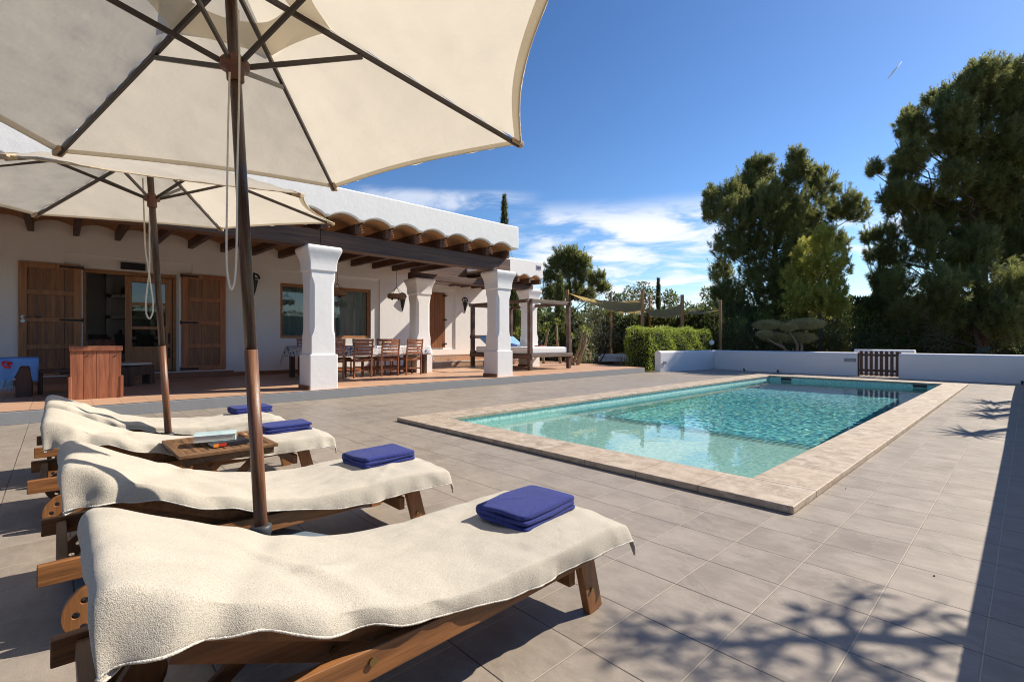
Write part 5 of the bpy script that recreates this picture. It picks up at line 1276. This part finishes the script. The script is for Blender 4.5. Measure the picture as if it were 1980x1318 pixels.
# sail posts and sails
SP={}
for k,(px,t,top,rad,lab) in enumerate(((1242,21.5,560,.085,'tall golden wooden post rising out of the clipped hedge'),(1319,22.5,570,.085,'brown wooden post in the middle between two sails'),(1392.5,21.5,580,.07,'wooden post standing beside the white globe lamp'),
    (1181,27,566,.07,'slim wooden post behind the white garden sofa'),(1256,28.5,574,.065,'thin grey post far behind the first golden post'),(1097,24,560,.09,'wooden post beside the pine behind the daybed'))):
    x,y=at(px,t); h_=hz(top,t); SP[k]=(x,y,h_)
    b=MB().tube([(0,0,0),(.01,.0,h_*.5),(0,0,h_)],[rad*1.05,rad,rad*.95],10); o=b.build('sail_post',M['post'],bevel=.004); o.location=(x,y,0); tag(o,lab,'post','wooden posts carrying the shade sails')
def sail(label,cs,sag,seed):
    cs=[Vector(c) for c in cs]
    def f(u,v):
        a=cs[0].lerp(cs[1],u); b_=cs[3].lerp(cs[2],u); P=a.lerp(b_,v); w=16*u*(1-u)*v*(1-v); e_=4*max(u*(1-u)*(1-4*v*(1-v)),v*(1-v)*(1-4*u*(1-u)))
        P.z-=sag*(w+.55*e_); P.z+=.03*math.sin(u*38+seed)*math.sin(math.pi*u)*(.3+v*.7); c_=(cs[0]+cs[1]+cs[2]+cs[3])/4; P=P+(c_-P)*.16*e_; return P
    o=MB().grid(f,60,24).build('shade_sail',M['sail'],smooth=True,solid=.004); return tag(o,label,'shade sail','ochre shade sails strung between the posts')
a0=at(1098,24); 
sail('largest ochre shade sail, sagging from the left end to the golden post',[(a0[0],a0[1],hz(566,24)),(SP[0][0],SP[0][1],hz(578,21.5)),(SP[4][0],SP[4][1],hz(603,28.5)),(SP[3][0],SP[3][1],hz(596,27))],.38,1)
sail('middle ochre shade sail sagging between the golden post and the brown post',[(SP[0][0],SP[0][1],hz(596,21.5)),(SP[1][0],SP[1][1],hz(586,22.5)),(at(1330,29)[0],at(1330,29)[1],hz(606,29)),(SP[4][0],SP[4][1],hz(612,28.5))],.30,4)
sail('small ochre shade sail reaching from the brown post to the right post',[(SP[1][0],SP[1][1],hz(604,22.5)),(SP[2][0],SP[2][1],hz(598,21.5)),(at(1380,26)[0],at(1380,26)[1],hz(598,26)),(at(1332,27)[0],at(1332,27)[1],hz(598,27))],.20,7)
b=MB()
def rope(p,q,s): b.tube([(p[0]+(q[0]-p[0])*k/10,p[1]+(q[1]-p[1])*k/10,p[2]+(q[2]-p[2])*k/10-s*4*(k/10)*(1-k/10)) for k in range(11)],.012,5)
rope((SP[0][0],SP[0][1],SP[0][2]-.05),(SP[1][0],SP[1][1],SP[1][2]-.12),.16); o=b.build('rope',M['cord']); tag(o,'pale rope slung between the tops of two sail posts','rope')
# plants outside the right wall: they throw the leaf shadows on the deck
for k,(x,y,h_,R0,sd) in enumerate(((.72,15.3,2.75,.62,3),(.85,14.2,2.9,.60,5),(.80,13.2,2.8,.55,8),(.75,11.25,2.9,.50,11))):
    rosette('yucca','yucca outside the right wall, number %s along it from the gate end'%(['first','second','third','fourth'][k]),(x,y,0),R0,34,M['agave'],.2,.030,.1,'yucca',trunk=h_-.1,group='yuccas outside the right wall',sag=.35,seed=sd)
r=empty('frangipani',(1.75,5.75,0)); tag(r,'branching frangipani tree outside the right wall, shading the near deck','tree'); b=MB(); LP=[];LD=[]
rg=np.random.default_rng(5)
def lift(px,py,h):
    t=HCAM*FPX/(py-659.1); X,Y=at(px,t); return np.array([X+.42*h-1.75, Y+1.12*h-5.75, h])
limbs=[([(1842,1236),(1760,1240),(1658,1230),(1590,1238),(1525,1235),(1455,1246),(1386,1242),(1330,1232),(1270,1240),(1213,1226)],.040,.014,0),
 ([(1658,1230),(1632,1200),(1640,1165),(1662,1143)],.022,.010,.1),([(1632,1200),(1600,1190),(1570,1192)],.016,.009,0),([(1640,1232),(1650,1275),(1690,1300),(1740,1318)],.024,.012,-.1),
 ([(1700,1236),(1722,1205),(1760,1195),(1800,1182)],.022,.010,.1),([(1760,1240),(1790,1262),(1830,1270)],.02,.01,0),([(1525,1235),(1500,1260),(1450,1270)],.016,.009,-.1),([(1590,1238),(1600,1275),(1580,1310)],.018,.010,-.1),
 ([(1386,1242),(1370,1222),(1355,1212)],.014,.008,.1),([(1330,1232),(1300,1255),(1250,1262)],.014,.008,0),([(1270,1240),(1240,1215),(1205,1205)],.012,.008,.1),([(1455,1246),(1440,1215),(1420,1210)],.014,.008,.1),([(1525,1235),(1545,1205),(1560,1195)],.014,.008,.1),
 ([(1386,1242),(1380,1290),(1330,1305)],.016,.009,-.1)]
tips=[(1662,1143,9),(1570,1192,12),(1740,1318,14),(1800,1182,12),(1690,1186,8),(1830,1270,10),(1450,1270,10),(1580,1310,12),(1355,1212,12),(1250,1262,10),(1205,1205,12),(1213,1226,10),(1420,1210,8),(1560,1195,8),(1330,1305,12),(1180,1258,8),(1640,1165,6),(1600,1190,8),(1500,1262,8),(1780,1200,10),(1650,1275,6),(1270,1240,8),(1386,1255,10),(1760,1290,14),(1830,1215,8),(1300,1225,8),(1460,1300,10),(1700,1290,10)]
for pts_,r0,r1,dh in limbs:
    q=[lift(px,py,3.02+dh*k/len(pts_)+.05*math.sin(px)) for k,(px,py) in enumerate(pts_)]; q[0]=lift(*pts_[0],3.02+.05*math.sin(pts_[0][0]))
    b.tube([tuple(v) for v in q],[r0+(r1-r0)*k/(len(q)-1) for k in range(len(q))],7)
e0=lift(1842,1236,3.02+.05*math.sin(1842)); b.tube([(.25,.35,0),(.15,.2,1.3),(.05,.1,2.1),tuple(e0)],[.085,.07,.055,.04],10)
for px,py,n in tips:
    c_=lift(px,py,3.05); q=rg.normal(size=(n,3)); q[:,2]*=.5; q=unit(q); LP.append(np.repeat(c_[None],n,0)+q*.015); LD.append(q)
b.build('branches',M['barkp'],r,smooth=True)
P=np.concatenate(LP);D_=np.concatenate(LD); npmesh('foliage',leaves(P,D_,RNG.uniform(.09,.16,(len(P),1)),.024),4,M['bright'],r)
box_hedge('side_hedge','long green hedge on the far side of the right garden strip',4.2,5.2,-8,17,2.9,M['bright'],(.16,.06),90)
# cord on the deck, little leaves
b=MB(); pts=[(-9.19,-.02,.12),(-9.15,.0,.03),(-8.9,.02,.006),(-8.5,.10,.006),(-8.1,.02,.006),(-7.6,-.02,.006),(-7.0,-.04,.006),(-6.2,-.06,.006)]
b.tube(pts,.004,6); o=b.build('cable',M['cord'],smooth=True); tag(o,'thin white cable running from the terrace step onto the deck','cable')
for k in range(4):
    x,y=RNG.uniform(-2.2,-.15),RNG.uniform(1.6,5.5)
    if -6.1<x<-1.0 and y>3.3: continue
    if x<-1.1 and y<1.9: continue
    rr=.003+.004*RNG.uniform(); b=MB().lathe([(rr,0),(rr*.9,.003),(rr*.3,.006)],n=6); o=b.build('leaf_crumb',M['clubd']); o.location=(x,y,.001); tag(o,'tiny dry leaf crumb on the bare tiles','leaf','dry leaf crumbs scattered on the deck')
# contrail
d=np.array([*(FW+RT*((1731-990)/FPX)),(659.1-135)/FPX]); c=d*3000
tip=np.array([*(FW+RT*((1717-990)/FPX)),(659.1-152)/FPX])*3000; tail=np.array([*(FW+RT*((1744-990)/FPX)),(659.1-119)/FPX])*3000
b=MB().tube([tuple(tip),tuple(tip*.6+tail*.4),tuple(tail)],[2.5,5.5,1.2],8); o=b.build('contrail',plain('contrail_ice',(.9,.9,.9),1.0),smooth=True); o['kind']='stuff'; tag(o,'short white aircraft contrail high in the blue sky','contrail')
# ------------------------------------------------------------------ light, sky, camera
SUN = Vector((.42,1.12,1.0)).normalized()
el = math.asin(SUN.z); rot = math.atan2(SUN.x, SUN.y)
l = bpy.data.lights.new('sun','SUN'); l.energy = 5.0; l.angle = R_(.53); l.color=(1,.90,.76); l.cycles.is_caustics_light = True
lo = bpy.data.objects.new('sun', l); COL.objects.link(lo); lo.rotation_euler = SUN.to_track_quat('Z','Y').to_euler(); lo.location=(4,10,12)
W = bpy.data.worlds.new('World'); SC.world = W; W.use_nodes = True; W.node_tree.nodes.clear(); g = NT(W.node_tree)
out = W.node_tree.nodes.new('ShaderNodeOutputWorld')
sky = g.n('ShaderNodeTexSky'); sky.sky_type='NISHITA'; sky.sun_disc=False; sky.sun_elevation=el; sky.sun_rotation=rot
sky.air_density=1.0; sky.dust_density=.25; sky.ozone_density=3.5; sky.altitude=0
skc = g.n('ShaderNodeGamma',{0:g.vmul(sky.outputs[0],(.25,.25,.25)),1:1.32}).outputs[0]
skc = g.n('ShaderNodeHueSaturation',{'Color':skc,'Saturation':1.05,'Value':3.9}).outputs[0]
bg = g.n('ShaderNodeBackground',{'Color':skc,'Strength':.092}).outputs[0]
tc = g.n('ShaderNodeTexCoord').outputs['Generated']; s = xyz(g,tc)
elv = g.m('ARCSINE', s[2]); az = g.m('ARCTAN2', s[0], s[1])          # azimuth from +Y towards +X
zp = g.m('ADD', g.m('MAXIMUM', s[2], 0.0), .12)
pl = g.n('ShaderNodeCombineXYZ',{0:g.m('DIVIDE',s[0],zp),1:g.m('DIVIDE',s[1],zp),2:0.0}).outputs[0]
pl = g.n('ShaderNodeVectorRotate',{'Vector':pl,'Angle':R_(-35)}); pl.rotation_type='Z_AXIS'; pl=pl.outputs[0]
n1 = g.noise(g.vmul(pl,(.85,1.15,1)), 2.4, 11, .60, .45); n2 = g.noise(g.vmul(pl,(1.,1.,1)), .55, 4, .5)
f = g.m('ADD', g.m('MULTIPLY',n1,.7), g.m('MULTIPLY',n2,.3))
def win(a,b_,c_,d): return None
def band(x,lo,l2,h2,hi): return g.m('MULTIPLY', g.ramp(x,lo,l2), g.m('SUBTRACT',1,g.ramp(x,h2,hi)))
def pxaz(px): return math.atan2(px-990,FPX)-YAW
A = g.m('MULTIPLY', band(az, pxaz(930),pxaz(1080),pxaz(1360),pxaz(1480)), band(elv, R_(1.5),R_(5),R_(13.0),R_(16.5)))
B = g.m('MULTIPLY', band(az, pxaz(1580),pxaz(1650),pxaz(1760),pxaz(1900)), band(elv, R_(6.5),R_(8),R_(11),R_(13)))
C_ = g.m('MULTIPLY', band(az, pxaz(640),pxaz(740),pxaz(960),pxaz(1060)), band(elv, R_(14.3),R_(15.5),R_(16.3),R_(17.5)))
msk = g.m('ADD', g.m('MAXIMUM', A, g.m('MAXIMUM', g.m('MULTIPLY',B,.8), g.m('MULTIPLY',C_,.6))), 0.0)
low = g.m('MULTIPLY', g.m('SUBTRACT',1,g.ramp(elv,R_(1),R_(9))), .22)
behind = g.m('MULTIPLY', g.m('SUBTRACT',1,band(az,R_(-110),R_(-90),R_(10),R_(30))), .55)
cl = g.m('MULTIPLY', g.ramp(f,.42,.58), g.m('MULTIPLY', msk, .92), clamp=True)
cl = g.m('ADD', cl, g.m('MULTIPLY', low, g.m('SUBTRACT',1,cl)), clamp=True)
cb = g.n('ShaderNodeBackground',{'Color':(.93,.95,1.0),'Strength':.80}).outputs[0]
mx = g.n('ShaderNodeMixShader',{0:cl,1:bg,2:cb}); g.nt.links.new(mx.outputs[0], out.inputs[0])
cam = bpy.data.cameras.new('camera'); cam.lens = 36*FPX/1980; cam.sensor_width = 36; cam.sensor_fit='HORIZONTAL'; cam.clip_start=.03; cam.clip_end=9000
co = bpy.data.objects.new('camera', cam); COL.objects.link(co); co.location=(0,0,HCAM); co.rotation_euler=(R_(90),0,YAW); SC.camera = co
vs = SC.view_settings; vs.view_transform='Standard'; vs.look='None'; vs.gamma=1; vs.exposure=0.52; vs.use_curve_mapping=False
SC.render.engine='CYCLES'; SC.cycles.use_denoising=True; SC.cycles.denoiser='OPENIMAGEDENOISE'; SC.cycles.denoising_input_passes='RGB_ALBEDO_NORMAL'; SC.cycles.denoising_prefilter='ACCURATE'; SC.cycles.pixel_filter_type='BLACKMAN_HARRIS'; SC.cycles.filter_width=1.05; SC.cycles.max_bounces=10; SC.cycles.transparent_max_bounces=24; SC.cycles.diffuse_bounces=6; SC.cycles.glossy_bounces=4; SC.cycles.transmission_bounces=6
SC.cycles.caustics_reflective=False; SC.cycles.caustics_refractive=True; SC.cycles.sample_clamp_indirect=6
SC.render.film_transparent=False
